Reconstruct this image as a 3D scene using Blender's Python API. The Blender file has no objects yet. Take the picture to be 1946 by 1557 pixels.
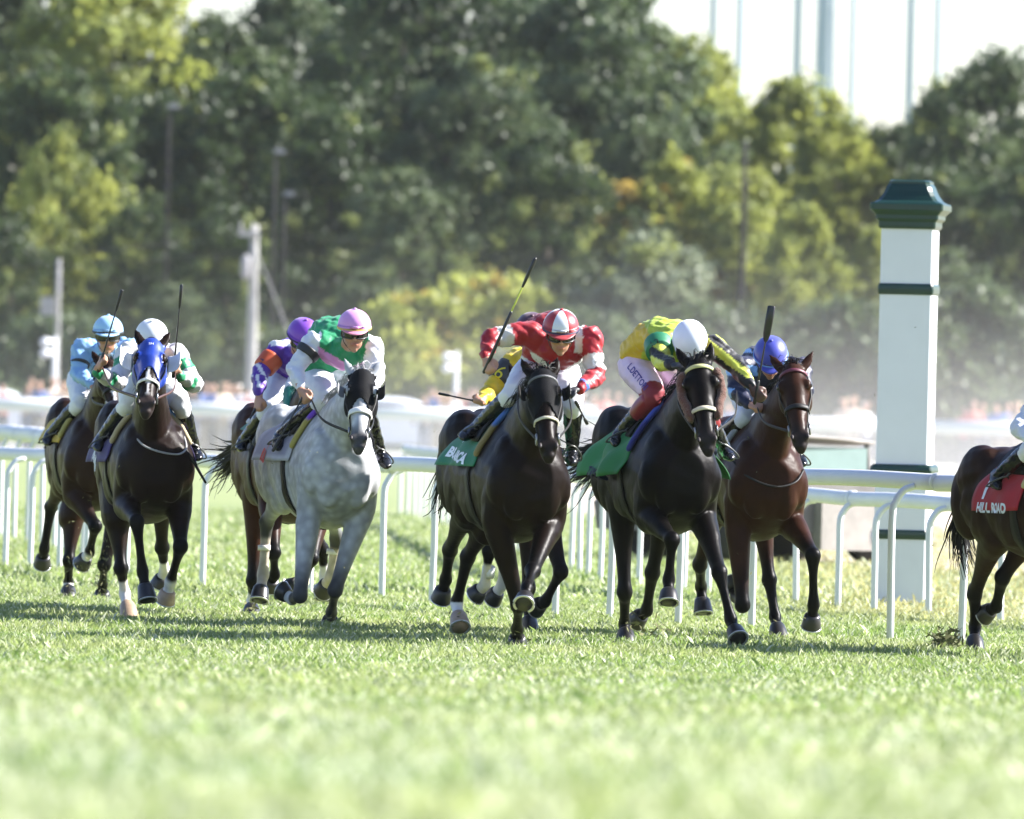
import bpy, bmesh, math, random
import numpy as np
from mathutils import Vector, Matrix, Euler, noise
from mathutils.bvhtree import BVHTree
rnd = random.Random(7)
rng = np.random.default_rng(7)
SC = bpy.context.scene
COL = SC.collection
# ------------------------------------------------------------------ camera
FPX, CX, CY = 21622.0, 973.0, 778.5
CAM = Vector((0, 0, 1.55))
CM = Matrix.Rotation(math.radians(90) - 18.5 / FPX, 3, 'X') @ Matrix.Rotation(math.radians(1.4), 3, 'Z')
cd = bpy.data.cameras.new('camera')
cam = bpy.data.objects.new('camera', cd)
COL.objects.link(cam)
cam.matrix_world = Matrix.Translation(CAM) @ CM.to_4x4()
cd.lens, cd.sensor_width, cd.sensor_fit = 400.0, 36.0, 'HORIZONTAL'
cd.clip_start, cd.clip_end = 1.0, 4000.0
cd.dof.use_dof = True
cd.dof.focus_distance = 74.0
cd.dof.aperture_fstop = 5.2
SC.camera = cam
# ------------------------------------------------------------------ sky, sun, exposure
SUNV = Vector((0.80, 0.16, 0.56)).normalized()          # towards the sun
world = bpy.data.worlds.new('World')
SC.world = world
world.use_nodes = True
wn = world.node_tree
sky = wn.nodes.new('ShaderNodeTexSky')
sky.sky_type = 'NISHITA'
sky.sun_disc = False
sky.sun_elevation = math.asin(SUNV.z)
sky.sun_rotation = math.atan2(SUNV.x, SUNV.y)
sky.air_density, sky.dust_density, sky.ozone_density = 1.0, 0.35, 1.6
bg = wn.nodes['Background']
bg.inputs[1].default_value = 0.068
wb = wn.nodes.new('ShaderNodeMix'); wb.data_type = 'RGBA'; wb.blend_type = 'MULTIPLY'; wb.inputs[0].default_value = 1.0
wb.inputs[7].default_value = (0.97, 0.96, 1.12, 1)      # the photograph's cool white balance
wn.links.new(sky.outputs[0], wb.inputs[6]); wn.links.new(wb.outputs[2], bg.inputs[0])
sd = bpy.data.lights.new('sun', 'SUN')
sd.energy, sd.angle, sd.color = 5.0, math.radians(0.5), (1.0, 0.965, 0.92)
sun = bpy.data.objects.new('sun', sd)
COL.objects.link(sun)
sun.rotation_euler = (-SUNV).to_track_quat('-Z', 'Y').to_euler()
SC.view_settings.view_transform = 'Standard'
SC.view_settings.look = 'None'
SC.view_settings.exposure = 1.84
SC.view_settings.gamma = 1.0
SC.view_settings.use_curve_mapping = False
cy = SC.cycles
cy.use_denoising = True
cy.max_bounces, cy.diffuse_bounces, cy.glossy_bounces = 6, 3, 2
cy.transmission_bounces, cy.volume_bounces, cy.transparent_max_bounces = 4, 1, 6
cy.sample_clamp_indirect = 6.0
cy.volume_step_rate = 4.0
cy.use_adaptive_sampling = True

# ------------------------------------------------------------------ projection helpers (photo pixel -> point at a given distance)
def ray(px, py):
    return CM @ Vector(((px - CX) / FPX, -(py - CY) / FPX, -1.0))
def P(px, py, Z):
    v = ray(px, py)
    return CAM + v * (Z / v.y)
def ground(px, py):
    v = ray(px, py)
    return CAM + v * (-CAM.z / v.z)
def XatPx(px, Z):
    return P(px, 760, Z).x

# ------------------------------------------------------------------ materials
def lin(h):
    h = h.lstrip('#')
    c = [int(h[i:i + 2], 16) / 255 for i in (0, 2, 4)]
    return tuple(x / 12.92 if x <= .04045 else ((x + .055) / 1.055) ** 2.4 for x in c)
def c4(c):
    if isinstance(c, str): c = lin(c)
    return (c[0], c[1], c[2], 1.0)
class NT:
    def __init__(s, m):
        s.t = m.node_tree; s.N = s.t.nodes; s.L = s.t.links
    def new(s, typ, **kw):
        n = s.N.new(typ)
        for k, v in kw.items():
            if k.startswith('i_'):
                key = k[2:]
                key = int(key) if key.isdigit() else key.replace('_', ' ')
                n.inputs[key].default_value = v
            else: setattr(n, k, v)
        return n
    def link(s, a, b): s.L.new(a, b)
def newmat(name):
    m = bpy.data.materials.new(name); m.use_nodes = True
    n = NT(m); b = n.N['Principled BSDF']
    return m, n, b
MATS = {}
def plain(name, col, rough=.55, metal=0.0, var=.12, scale=6.0, bump=0.0, bscale=60.0, spec=.5, sheen=0.0):
    """one-colour material with faint procedural tone and roughness variation"""
    if name in MATS: return MATS[name]
    m, n, b = newmat(name)
    tc = n.new('ShaderNodeTexCoord')
    nz = n.new('ShaderNodeTexNoise', i_Scale=scale, i_Detail=5.0, i_Roughness=.6)
    n.link(tc.outputs['Object'], nz.inputs['Vector'])
    mr = n.new('ShaderNodeMapRange', i_3=1 - var, i_4=1 + var)
    mr.inputs[1].default_value = .25; mr.inputs[2].default_value = .75
    n.link(nz.outputs[0], mr.inputs[0])
    mx = n.new('ShaderNodeMix', data_type='RGBA', blend_type='MULTIPLY')
    mx.inputs[0].default_value = 1.0
    mx.inputs[6].default_value = c4(col)
    n.link(mr.outputs[0], mx.inputs[7])
    n.link(mx.outputs[2], b.inputs['Base Color'])
    b.inputs['Roughness'].default_value = rough
    b.inputs['Metallic'].default_value = metal
    b.inputs['Specular IOR Level'].default_value = spec
    b.inputs['Sheen Weight'].default_value = sheen
    if bump:
        nb = n.new('ShaderNodeTexNoise', i_Scale=bscale, i_Detail=4.0)
        n.link(tc.outputs['Object'], nb.inputs['Vector'])
        bp = n.new('ShaderNodeBump', i_Strength=bump, i_Distance=.01)
        n.link(nb.outputs[0], bp.inputs['Height']); n.link(bp.outputs[0], b.inputs['Normal'])
    MATS[name] = m
    return m
def attrmat(name, rough=.5, var=.1, scale=9.0, bump=.15, bscale=90.0, sheen=0.0, spec=.5, stretch=None, mottle=0.0, trans=0.0):
    """material whose colour comes from the mesh's own colour attribute 'tint' (dye, coat colour)"""
    if name in MATS: return MATS[name]
    m, n, b = newmat(name)
    at = n.new('ShaderNodeAttribute', attribute_name='tint')
    tc = n.new('ShaderNodeTexCoord')
    src = tc.outputs['Object']
    if stretch:
        mp = n.new('ShaderNodeMapping'); mp.inputs['Scale'].default_value = stretch
        n.link(src, mp.inputs[0]); src = mp.outputs[0]
    nz = n.new('ShaderNodeTexNoise', i_Scale=scale, i_Detail=5.0, i_Roughness=.6)
    n.link(src, nz.inputs['Vector'])
    mr = n.new('ShaderNodeMapRange'); mr.inputs[1].default_value = .3; mr.inputs[2].default_value = .7
    mr.inputs[3].default_value = 1 - var; mr.inputs[4].default_value = 1 + var
    n.link(nz.outputs[0], mr.inputs[0])
    mx = n.new('ShaderNodeMix', data_type='RGBA', blend_type='MULTIPLY'); mx.inputs[0].default_value = 1.0
    n.link(at.outputs['Color'], mx.inputs[6]); n.link(mr.outputs[0], mx.inputs[7])
    out = mx.outputs[2]
    if mottle:
        vo = n.new('ShaderNodeTexVoronoi', i_Scale=19.0); vo.feature = 'SMOOTH_F1'
        n.link(src, vo.inputs['Vector'])
        m2 = n.new('ShaderNodeMapRange'); m2.inputs[1].default_value = .15; m2.inputs[2].default_value = .65
        m2.inputs[3].default_value = 1 + mottle; m2.inputs[4].default_value = 1 - mottle
        n.link(vo.outputs['Distance'], m2.inputs[0])
        mx2 = n.new('ShaderNodeMix', data_type='RGBA', blend_type='MULTIPLY'); mx2.inputs[0].default_value = 1.0
        n.link(out, mx2.inputs[6]); n.link(m2.outputs[0], mx2.inputs[7]); out = mx2.outputs[2]
    n.link(out, b.inputs['Base Color'])
    b.inputs['Roughness'].default_value = rough
    b.inputs['Sheen Weight'].default_value = sheen
    b.inputs['Specular IOR Level'].default_value = spec
    if trans:
        b.inputs['Subsurface Weight'].default_value = 0.0
    nb = n.new('ShaderNodeTexNoise', i_Scale=bscale, i_Detail=4.0)
    n.link(src, nb.inputs['Vector'])
    bp = n.new('ShaderNodeBump', i_Strength=bump, i_Distance=.01)
    n.link(nb.outputs[0], bp.inputs['Height']); n.link(bp.outputs[0], b.inputs['Normal'])
    MATS[name] = m
    return m
# ------------------------------------------------------------------ object helpers
def link(name, me, parent=None, mat=None, kind=None):
    o = bpy.data.objects.new(name, me)
    COL.objects.link(o)
    if parent is not None: o.parent = parent
    if mat is not None:
        while len(me.materials): me.materials.pop(index=0)
        for m in (mat if isinstance(mat, (list, tuple)) else [mat]): me.materials.append(m)
    if kind: o['kind'] = kind
    return o
def tag(o, label, cat, group=None):
    o['label'] = label; o['category'] = cat
    if group: o['group'] = group
    return o
def empty(name, loc, label, cat, group=None, rz=0.0):
    o = bpy.data.objects.new(name, None); COL.objects.link(o)
    o.location = loc; o.rotation_euler = (0, 0, rz)
    o.empty_display_size = .1
    return tag(o, label, cat, group)
def cr(pts, k):
    """Catmull-Rom resampling of rows of numbers, k steps per span"""
    A = np.array(pts, float); n = len(A)
    if n < 3:
        t = np.linspace(0, 1, k + 1)[:, None]
        return A[0] * (1 - t) + A[1] * t
    out = []
    for i in range(n - 1):
        p1, p2 = A[i], A[i + 1]
        p0 = A[i - 1] if i > 0 else 2 * p1 - p2
        p3 = A[i + 2] if i + 2 < n else 2 * p2 - p1
        for j in range(k):
            t = j / k
            out.append(.5 * ((2 * p1) + (-p0 + p2) * t + (2 * p0 - 5 * p1 + 4 * p2 - p3) * t * t + (-p0 + 3 * p1 - 3 * p2 + p3) * t ** 3))
    out.append(A[-1])
    return np.array(out)
class MB:
    """collects closed shells; .mesh() gives a mesh, .skin() melts the shells into one continuous surface"""
    def __init__(s): s.v = []; s.f = []; s.m = []
    def ring(s, pts):
        i = len(s.v); s.v.extend([tuple(p) for p in pts]); return list(range(i, i + len(pts)))
    def face(s, f, mi=0): s.f.append(tuple(f)); s.m.append(mi)
    def bridge(s, a, b, mi=0):
        n = len(a)
        for i in range(n): s.face((a[i], a[(i + 1) % n], b[(i + 1) % n], b[i]), mi)
    def tube(s, pts, ra, rb=None, hint=(1, 0, 0), n=12, k=4, round_=True, mi=0, sub=True):
        """elliptic tube through pts; ra along the hint side, rb across it"""
        pts = [tuple(p) for p in pts]
        m = len(pts)
        ra = [ra] * m if not hasattr(ra, '__len__') else list(ra)
        rb = ra if rb is None else ([rb] * m if not hasattr(rb, '__len__') else list(rb))
        rows = [p + (a, b) for p, a, b in zip(pts, ra, rb)]
        D = cr(rows, k) if sub and m > 1 else np.array(rows)
        h = Vector(hint); rings = []; fr = []
        for i in range(len(D)):
            a = Vector(D[max(i - 1, 0)][:3]); b = Vector(D[min(i + 1, len(D) - 1)][:3])
            t = (b - a).normalized()
            l = h - t * h.dot(t)
            if l.length < .15: l = (fr[-1][1] if fr else t.orthogonal()); l = l - t * l.dot(t)
            l.normalize(); c = t.cross(l); fr.append((t, l, c))
        def ringat(p, l, c, A, B):
            return s.ring([p + l * (A * math.cos(2 * math.pi * j / n)) + c * (B * math.sin(2 * math.pi * j / n)) for j in range(n)])
        if round_:
            t, l, c = fr[0]; p = Vector(D[0][:3]); A, B = max(D[0][3], 1e-4), max(D[0][4], 1e-4); r = min(A, B)
            i0 = len(s.v); s.v.append(tuple(p - t * r))
            r1 = ringat(p - t * r * .8, l, c, A * .6, B * .6)
            for j in range(n): s.face((i0, r1[(j + 1) % n], r1[j]), mi)
            rings.append(r1)
        for d, (t, l, c) in zip(D, fr):
            rings.append(ringat(Vector(d[:3]), l, c, max(d[3], 1e-4), max(d[4], 1e-4)))
        if round_:
            t, l, c = fr[-1]; p = Vector(D[-1][:3]); A, B = max(D[-1][3], 1e-4), max(D[-1][4], 1e-4); r = min(A, B)
            r1 = ringat(p + t * r * .8, l, c, A * .6, B * .6); rings.append(r1)
            i0 = len(s.v); s.v.append(tuple(p + t * r))
            for j in range(n): s.face((i0, r1[j], r1[(j + 1) % n]), mi)
        else:
            s.face(rings[0][::-1], mi); s.face(rings[-1], mi)
        for a, b in zip(rings[:-1], rings[1:]): s.bridge(a, b, mi)
    def ell(s, c, ax, ay, az, n=14, m=8, mi=0):
        """ellipsoid with three semi-axis vectors"""
        c, ax, ay, az = Vector(c), Vector(ax), Vector(ay), Vector(az)
        if ax.cross(ay).dot(az) < 0: ax = -ax
        top = len(s.v); s.v.append(tuple(c + az)); prev = None
        for i in range(1, m):
            th = math.pi * i / m
            r = s.ring([c + az * math.cos(th) + (ax * math.cos(2 * math.pi * j / n) + ay * math.sin(2 * math.pi * j / n)) * math.sin(th) for j in range(n)])
            if prev is None:
                for j in range(n): s.face((top, r[j], r[(j + 1) % n]), mi)
            else:
                for j in range(n): s.face((prev[j], r[j], r[(j + 1) % n], prev[(j + 1) % n]), mi)
            prev = r
        bot = len(s.v); s.v.append(tuple(c - az))
        for j in range(n): s.face((prev[j], bot, prev[(j + 1) % n]), mi)
    def box(s, c, x, y, z, mi=0):
        """box with half-extent vectors"""
        c, x, y, z = Vector(c), Vector(x), Vector(y), Vector(z)
        r = s.ring([c + x * i + y * j + z * k for k in (-1, 1) for j in (-1, 1) for i in (-1, 1)])
        for f in ((0, 2, 3, 1), (4, 5, 7, 6), (0, 1, 5, 4), (2, 6, 7, 3), (0, 4, 6, 2), (1, 3, 7, 5)):
            s.face([r[i] for i in f], mi)
    def mesh(s, name, off=(0, 0, 0), smooth=True):
        me = bpy.data.meshes.new(name)
        o = Vector(off)
        me.from_pydata([tuple(Vector(v) - o) for v in s.v], [], s.f)
        if any(s.m): me.polygons.foreach_set('material_index', s.m)
        if smooth: me.polygons.foreach_set('use_smooth', [True] * len(me.polygons))
        me.update()
        return me
    def skin(s, name, voxel, off=(0, 0, 0), iters=3, factor=.5):
        me = s.mesh(name + '_shells', off)
        o = bpy.data.objects.new('shells', me); COL.objects.link(o)
        r = o.modifiers.new('r', 'REMESH'); r.mode = 'VOXEL'; r.voxel_size = voxel; r.use_smooth_shade = True
        if iters:
            sm = o.modifiers.new('s', 'SMOOTH'); sm.factor = factor; sm.iterations = iters
        dg = bpy.context.evaluated_depsgraph_get(); dg.update()
        out = bpy.data.meshes.new_from_object(o.evaluated_get(dg))
        out.name = name
        bpy.data.objects.remove(o); bpy.data.meshes.remove(me)
        out.polygons.foreach_set('use_smooth', [True] * len(out.polygons))
        return out
def verts_np(me):
    a = np.empty(len(me.vertices) * 3, np.float32); me.vertices.foreach_get('co', a); return a.reshape(-1, 3)
def set_verts(me, a):
    me.vertices.foreach_set('co', a.astype(np.float32).ravel()); me.update()
def set_tint(me, cols):
    at = me.color_attributes.new('tint', 'FLOAT_COLOR', 'POINT')
    c = np.ones((len(me.vertices), 4), np.float32); c[:, :3] = cols
    at.data.foreach_set('color', c.ravel())
def seg_dist(V, a, b):
    a = np.array(a, float); b = np.array(b, float); d = b - a
    t = np.clip(((V - a) @ d) / max(d @ d, 1e-9), 0, 1)
    return np.linalg.norm(V - (a + t[:, None] * d), axis=1), t
def sstep(x, a, b):
    t = np.clip((x - a) / (b - a), 0, 1); return t * t * (3 - 2 * t)
def mixc(A, B, t):
    return A * (1 - t[:, None]) + np.array(B)[None, :] * t[:, None]
def bvh_of(me):
    return BVHTree.FromPolygons([v.co.copy() for v in me.vertices], [tuple(p.vertices) for p in me.polygons])
def ribbon_mesh(name, strands, width, off=(0, 0, 0), taper=True):
    """strands: list of lists of points; each a flat ribbon with random facing"""
    v, f = [], []
    off = Vector(off)
    for S in strands:
        i0 = len(v); n = len(S)
        side = Vector((rnd.gauss(0, 1), rnd.gauss(0, .6), rnd.gauss(0, 1))).normalized()
        for i, p in enumerate(S):
            p = Vector(p) - off
            t = (Vector(S[min(i + 1, n - 1)]) - Vector(S[max(i - 1, 0)])).normalized()
            w = side - t * side.dot(t); w = w.normalized() if w.length > 1e-3 else t.orthogonal().normalized()
            ww = width * ((1 - .8 * i / (n - 1)) if taper else 1) * .5
            v += [tuple(p - w * ww), tuple(p + w * ww)]
        for i in range(n - 1):
            a = i0 + 2 * i; f.append((a, a + 1, a + 3, a + 2))
    me = bpy.data.meshes.new(name); me.from_pydata(v, [], f); me.update()
    return me
def text_mesh(txt, size, bold=0.0, shear=0.0):
    cu = bpy.data.curves.new('lettering', 'FONT'); cu.body = txt; cu.size = size
    cu.align_x = 'CENTER'; cu.align_y = 'CENTER'; cu.offset = bold; cu.shear = shear
    cu.resolution_u = 3
    o = bpy.data.objects.new('lettering', cu); COL.objects.link(o)
    dg = bpy.context.evaluated_depsgraph_get(); dg.update()
    me = bpy.data.meshes.new_from_object(o.evaluated_get(dg))
    bpy.data.objects.remove(o); bpy.data.curves.remove(cu)
    return me
def project_text(txt, size, tree, origin, u, v, n, lift, name='lettering', bold=0.0, sx=1.0):
    """lettering printed on a surface: flat letters dropped along -n on the surface in tree"""
    me = text_mesh(txt, size, bold)
    bm = bmesh.new(); bm.from_mesh(me)
    bmesh.ops.triangulate(bm, faces=bm.faces[:])
    bmesh.ops.subdivide_edges(bm, edges=[e for e in bm.edges if e.calc_length() > size * .3], cuts=2, use_grid_fill=True)
    origin, u, v, n = Vector(origin), Vector(u).normalized(), Vector(v).normalized(), Vector(n).normalized()
    last = 0.0
    for q in bm.verts:
        p = origin + u * (q.co.x * sx) + v * q.co.y
        hit = tree.ray_cast(p + n * .5, -n, 1.0)
        if hit[0] is not None: last = (hit[0] - p).dot(n)
        q.co = p + n * (last + lift)
    bm.to_mesh(me); bm.free(); me.update()
    return me
# ================================================================== the setting
def grass_ground():
    m, n, b = newmat('turf_soil')
    tc = n.new('ShaderNodeTexCoord')
    z1 = n.new('ShaderNodeTexNoise', i_Scale=.35, i_Detail=6.0, i_Roughness=.65)
    z2 = n.new('ShaderNodeTexNoise', i_Scale=7.0, i_Detail=6.0, i_Roughness=.7)
    for z in (z1, z2): n.link(tc.outputs['Object'], z.inputs['Vector'])
    r = n.new('ShaderNodeValToRGB')
    e = r.color_ramp.elements
    e[0].position, e[0].color = .3, (.10, .155, .035, 1)
    e[1].position, e[1].color = .72, (.25, .27, .085, 1)
    ad = n.new('ShaderNodeMath', operation='ADD'); mu = n.new('ShaderNodeMath', operation='MULTIPLY'); mu.inputs[1].default_value = .5
    n.link(z1.outputs[0], ad.inputs[0]); n.link(z2.outputs[0], ad.inputs[1]); n.link(ad.outputs[0], mu.inputs[0])
    n.link(mu.outputs[0], r.inputs[0]); n.link(r.outputs[0], b.inputs['Base Color'])
    b.inputs['Roughness'].default_value = .9
    return m
gm = grass_ground()
def gz(y):
    """the turf is banked up towards the outside of the course, where the camera stands"""
    d = np.maximum(0, 66.0 - np.asarray(y, float))
    return .0181 * d * d / (d + 3.5)
ys_ = [-40, -10] + list(np.linspace(0, 70, 71)) + [90, 640]
me = bpy.data.meshes.new('ground')
me.from_pydata([(x, y, float(gz(max(y, -10)))) for y in ys_ for x in (-420, 420)], [], [(2 * i, 2 * i + 1, 2 * i + 3, 2 * i + 2) for i in range(len(ys_) - 1)])
link('ground', me, None, gm, 'structure')

def sand_mat():
    m, n, b = newmat('track_sand')
    tc = n.new('ShaderNodeTexCoord')
    z = n.new('ShaderNodeTexNoise', i_Scale=1.1, i_Detail=8.0, i_Roughness=.7); n.link(tc.outputs['Object'], z.inputs['Vector'])
    r = n.new('ShaderNodeValToRGB'); e = r.color_ramp.elements
    e[0].position, e[0].color = .3, (.40, .33, .25, 1); e[1].position, e[1].color = .75, (.56, .49, .39, 1)
    n.link(z.outputs[0], r.inputs[0]); n.link(r.outputs[0], b.inputs['Base Color'])
    bp = n.new('ShaderNodeBump', i_Strength=.6, i_Distance=.05); n.link(z.outputs[0], bp.inputs['Height']); n.link(bp.outputs[0], b.inputs['Normal'])
    b.inputs['Roughness'].default_value = .95
    return m
tr = [(60, 106), (4.9, 108.5), (2.8, 115), (1.5, 143), (.2, 189), (-3, 258), (-40, 276), (90, 278), (90, 106)]
me = bpy.data.meshes.new('dirt_track'); me.from_pydata([(x, y, .004) for x, y in tr], [], [tuple(range(len(tr)))])
link('dirt_track', me, None, sand_mat(), 'structure')
me = bpy.data.meshes.new('tarmac_apron'); me.from_pydata([(-120, 287, .004), (120, 287, .004), (120, 318, .004), (-120, 318, .004)], [], [(0, 1, 2, 3)])
link('tarmac_apron', me, None, plain('tarmac', (.40, .38, .36), .9, var=.2, scale=.6), 'structure')

# ---- grass: real blades, thick where the lens can pick them out
def blade_mat():
    m, n, b = newmat('grass_blades')
    at = n.new('ShaderNodeAttribute', attribute_name='tint')
    tc = n.new('ShaderNodeTexCoord')
    z1 = n.new('ShaderNodeTexNoise', i_Scale=.55, i_Detail=5.0, i_Roughness=.65); n.link(tc.outputs['Object'], z1.inputs['Vector'])
    mr = n.new('ShaderNodeMapRange'); mr.inputs[1].default_value = .38; mr.inputs[2].default_value = .64
    n.link(z1.outputs[0], mr.inputs[0])
    dry = n.new('ShaderNodeMix', data_type='RGBA'); n.link(mr.outputs[0], dry.inputs[0])
    n.link(at.outputs['Color'], dry.inputs[6])
    mx = n.new('ShaderNodeMix', data_type='RGBA', blend_type='MIX'); mx.inputs[0].default_value = .55
    n.link(at.outputs['Color'], mx.inputs[6]); mx.inputs[7].default_value = (.38, .39, .19, 1)
    n.link(mx.outputs[2], dry.inputs[7])
    n.link(dry.outputs[2], b.inputs['Base Color'])
    b.inputs['Roughness'].default_value = .45
    b.inputs['Specular IOR Level'].default_value = .5
    tl = n.new('ShaderNodeBsdfTranslucent')
    hs = n.new('ShaderNodeHueSaturation'); hs.inputs['Saturation'].default_value = 1.1; hs.inputs['Value'].default_value = 1.3
    n.link(dry.outputs[2], hs.inputs['Color']); n.link(hs.outputs[0], tl.inputs[0])
    ms = n.new('ShaderNodeMixShader'); ms.inputs[0].default_value = .45
    n.link(b.outputs[0], ms.inputs[1]); n.link(tl.outputs[0], ms.inputs[2])
    n.link(ms.outputs[0], n.N['Material Output'].inputs['Surface'])
    return m
def blades(name, Z0, Z1, dens, hmin, hmax, w, seed, dry_glint_f=.2):
    r = np.random.default_rng(seed)
    hw0, hw1 = .0475 * Z0 + .4, .0475 * Z1 + .4
    area = (hw0 + hw1) * (Z1 - Z0)
    N = int(area * dens)
    u = r.random(N); Z = Z0 + (Z1 - Z0) * u
    X = (r.random(N) * 2 - 1) * (.0475 * Z + .4)
    # uneven sward: tufts and thin places
    cl = np.sin(X * 2.3 + np.sin(Z * 1.7) * 2) * np.sin(Z * 2.9 + np.sin(X * 3.1)) + np.sin(X * 7.1 + Z * 3.3) * .5
    keep = r.random(N) < .75 + .22 * cl
    X, Z = X[keep], Z[keep]; cl = cl[keep]; N = len(X)
    H = (hmin + (hmax - hmin) * r.random(N) ** 1.6) * (1 + .3 * cl)
    H[r.random(N) < .02] *= 1.5
    a = r.random(N) * 2 * np.pi
    W = w * (.6 + .8 * r.random(N)) * .5
    dx, dy = np.cos(a), np.sin(a)
    ln = H * (.15 + .75 * r.random(N)); la = r.random(N) * 2 * np.pi
    lx, ly = np.cos(la) * ln, np.sin(la) * ln
    V = np.zeros((N, 4, 3), np.float32)
    z = gz(Z)
    V[:, 0] = np.stack([X - dx * W, Z - dy * W, z], 1); V[:, 1] = np.stack([X + dx * W, Z + dy * W, z], 1)
    V[:, 2] = np.stack([X + lx * .4 + dx * W * .9, Z + ly * .4 + dy * W * .9, z + H * .6], 1)
    V[:, 3] = np.stack([X + lx, Z + ly, z + H * (1 - .25 * (ln / H) ** 2)], 1)
    me = bpy.data.meshes.new(name)
    me.vertices.add(N * 4); me.vertices.foreach_set('co', V.ravel())
    me.loops.add(N * 4); me.loops.foreach_set('vertex_index', np.arange(N * 4, dtype=np.int32))
    me.polygons.add(N); me.polygons.foreach_set('loop_start', np.arange(N, dtype=np.int32) * 4)
    me.update(calc_edges=True)
    c0 = np.array([[.110, .192, .040]]); c1 = np.array([[.238, .302, .100]]); c2 = np.array([[.53, .56, .41]])
    k = r.random((N, 1)); col = c0 * (1 - k) + c1 * k
    yl = np.clip((X - 1.6) / 1.5, 0, 1) * np.clip((Z - 80) / 6, 0, 1)     # parched strip on the infield side of the rails
    col = col * (1 - yl[:, None] * .8) + np.array([[.40, .34, .17]]) * yl[:, None] * .8
    dry_glint = r.random(N) < dry_glint_f; col[dry_glint] = c2 * (.6 + .6 * r.random((dry_glint.sum(), 1)))  # dry pale blades; their light tint also paints in the sward's bright glints
    set_tint(me, np.repeat(col, 4, 0))
    return link(name, me, None, GRM, 'stuff')
GRM = blade_mat()
blades('grass', 16, 40, 900, .03, .065, .0065, 4, .48)
blades('grass', 40, 60, 900, .025, .055, .0065, 1, .26)
blades('grass', 60, 88, 1250, .022, .058, .0055, 2, .22)
blades('grass', 88, 150, 130, .03, .07, .013, 3)

# ================================================================== running rails
white = plain('white_plastic', (.66, .67, .68), .55, var=.05, scale=3, spec=.5)
def rail_path(pts, k=10):
    D = cr([(x, z) for x, z in pts], k)
    return D
def resample(D, step, start=0.0):
    seg = np.r_[0, np.cumsum(np.linalg.norm(np.diff(D, axis=0), axis=1))]
    s = np.arange(start, seg[-1], step)
    return np.stack([np.interp(s, seg, D[:, 0]), np.interp(s, seg, D[:, 1])], 1)
def rail(label, group, pts, posts, top=1.07, r=.052, sec=3.0, over=.15, sides=-1, mat=white):
    D = rail_path(pts)
    o = Vector((D[0][0], D[0][1], 0))
    root = empty('running_rail', o, label, 'rail', group)
    S = resample(D, sec)
    fine = resample(D, .5)
    dirs = np.gradient(fine, axis=0); dirs /= np.linalg.norm(dirs, axis=1)[:, None]
    nrm = np.stack([-dirs[:, 1], dirs[:, 0]], 1) * sides
    line = fine + nrm * over
    per = max(1, int(round(sec / .5)))
    tp = top if callable(top) else (lambda y: top)
    for i in range(0, len(line) - 1, per):
        seg = line[i:i + per + 1]
        if len(seg) < 2: continue
        b = MB(); w = .004 * math.sin(i * 1.7)
        b.tube([(x, y, tp(y) + w + .006 * math.sin(j * .9 + i)) for j, (x, y) in enumerate(seg)], r, r * 1.12, (1, 0, 0), n=14, k=1, round_=False)
        link('rail_pipe', b.mesh('rail_pipe', o), root, mat)
        b = MB(); x, y = seg[0]; d = Vector((seg[1][0] - x, seg[1][1] - y, 0)).normalized() * .045
        b.tube([(x - d.x, y - d.y, tp(y) + w), (x + d.x, y + d.y, tp(y) + w)], r * 1.06, r * 1.18, (1, 0, 0), n=14, k=1, round_=False)
        link('coupling', b.mesh('coupling', o), root, mat)
    for (x, y) in posts:
        i = int(np.argmin(np.hypot(fine[:, 0] - x, fine[:, 1] - y)))
        n = Vector((nrm[i][0], nrm[i][1], 0)); d = Vector((dirs[i][0], dirs[i][1], 0))
        base = Vector((x, y, 0)); th = tp(y); j = rnd.uniform(-.01, .01)
        ptl = [base + Vector((j, 0, -.05)), base + Vector((0, 0, .45)), base + Vector((0, 0, th * .78)),
               base + n * over * .15 + Vector((0, 0, th * .87)), base + n * over * .5 + Vector((0, 0, th * .94)), base + n * over * .95 + Vector((0, 0, th - r * .7))]
        b = MB(); b.tube(ptl, .032, .024, d, n=10, k=4)
        link('post', b.mesh('post', o), root, mat)
    return root
def gpts(l): return [tuple(ground(x, y)[:2]) for x, y in l]
A = [(9.5, 56), (3.3, 74), (2.5, 76.8), (.35, 82.4), (-1.05, 87.2), (-2.45, 91.6), (-3.85, 98.3), (-4.75, 101), (-6.5, 104), (-9, 107)]
rail('white plastic running rail with goose-neck posts directly behind the galloping horses', 'white running rails', A,
     gpts([(10, 1073), (58, 1077), (112, 1081), (165, 1086), (240, 1094), (385, 1112), (590, 1127), (725, 1138), (822, 1147), (1055, 1170), (1160, 1177), (1290, 1187), (1428, 1197), (1690, 1216), (1828, 1229), (2050, 1252)]), top=lambda y: float(np.interp(y, [74, 77, 87, 92, 98, 106], [1.07, 1.07, 1.03, .99, .965, .96])))
B = [(7, 74), (5.2, 79), (3.9, 83), (3.1, 85.9), (2.45, 88.6), (1.75, 92.5), (1.1, 97), (.72, 100.5), (.5, 105), (.1, 116), (-.45, 131), (-1.25, 148), (-1.6, 153)]
DB = rail_path(B)
pb = gpts([(1900, 1186), (1762, 1171), (1660, 1162), (1592, 1155), (1510, 1147), (1430, 1139), (1345, 1127), (1300, 1121), (1215, 1111), (1142, 1101), (1118, 1094), (1100, 1089), (1086, 1083)])
far = [tuple(p) for p in resample(DB, 1.7) if p[1] > 106]
rail('second white rail behind the first, bending away by the finish pillar', 'white running rails', B, pb + far, top=.85)
Cc = [(-3.75, 102.5), (-4.02, 105), (-4.3, 109), (-4.9, 115), (-5.8, 123), (-7.2, 134), (-10, 146)]
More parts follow.
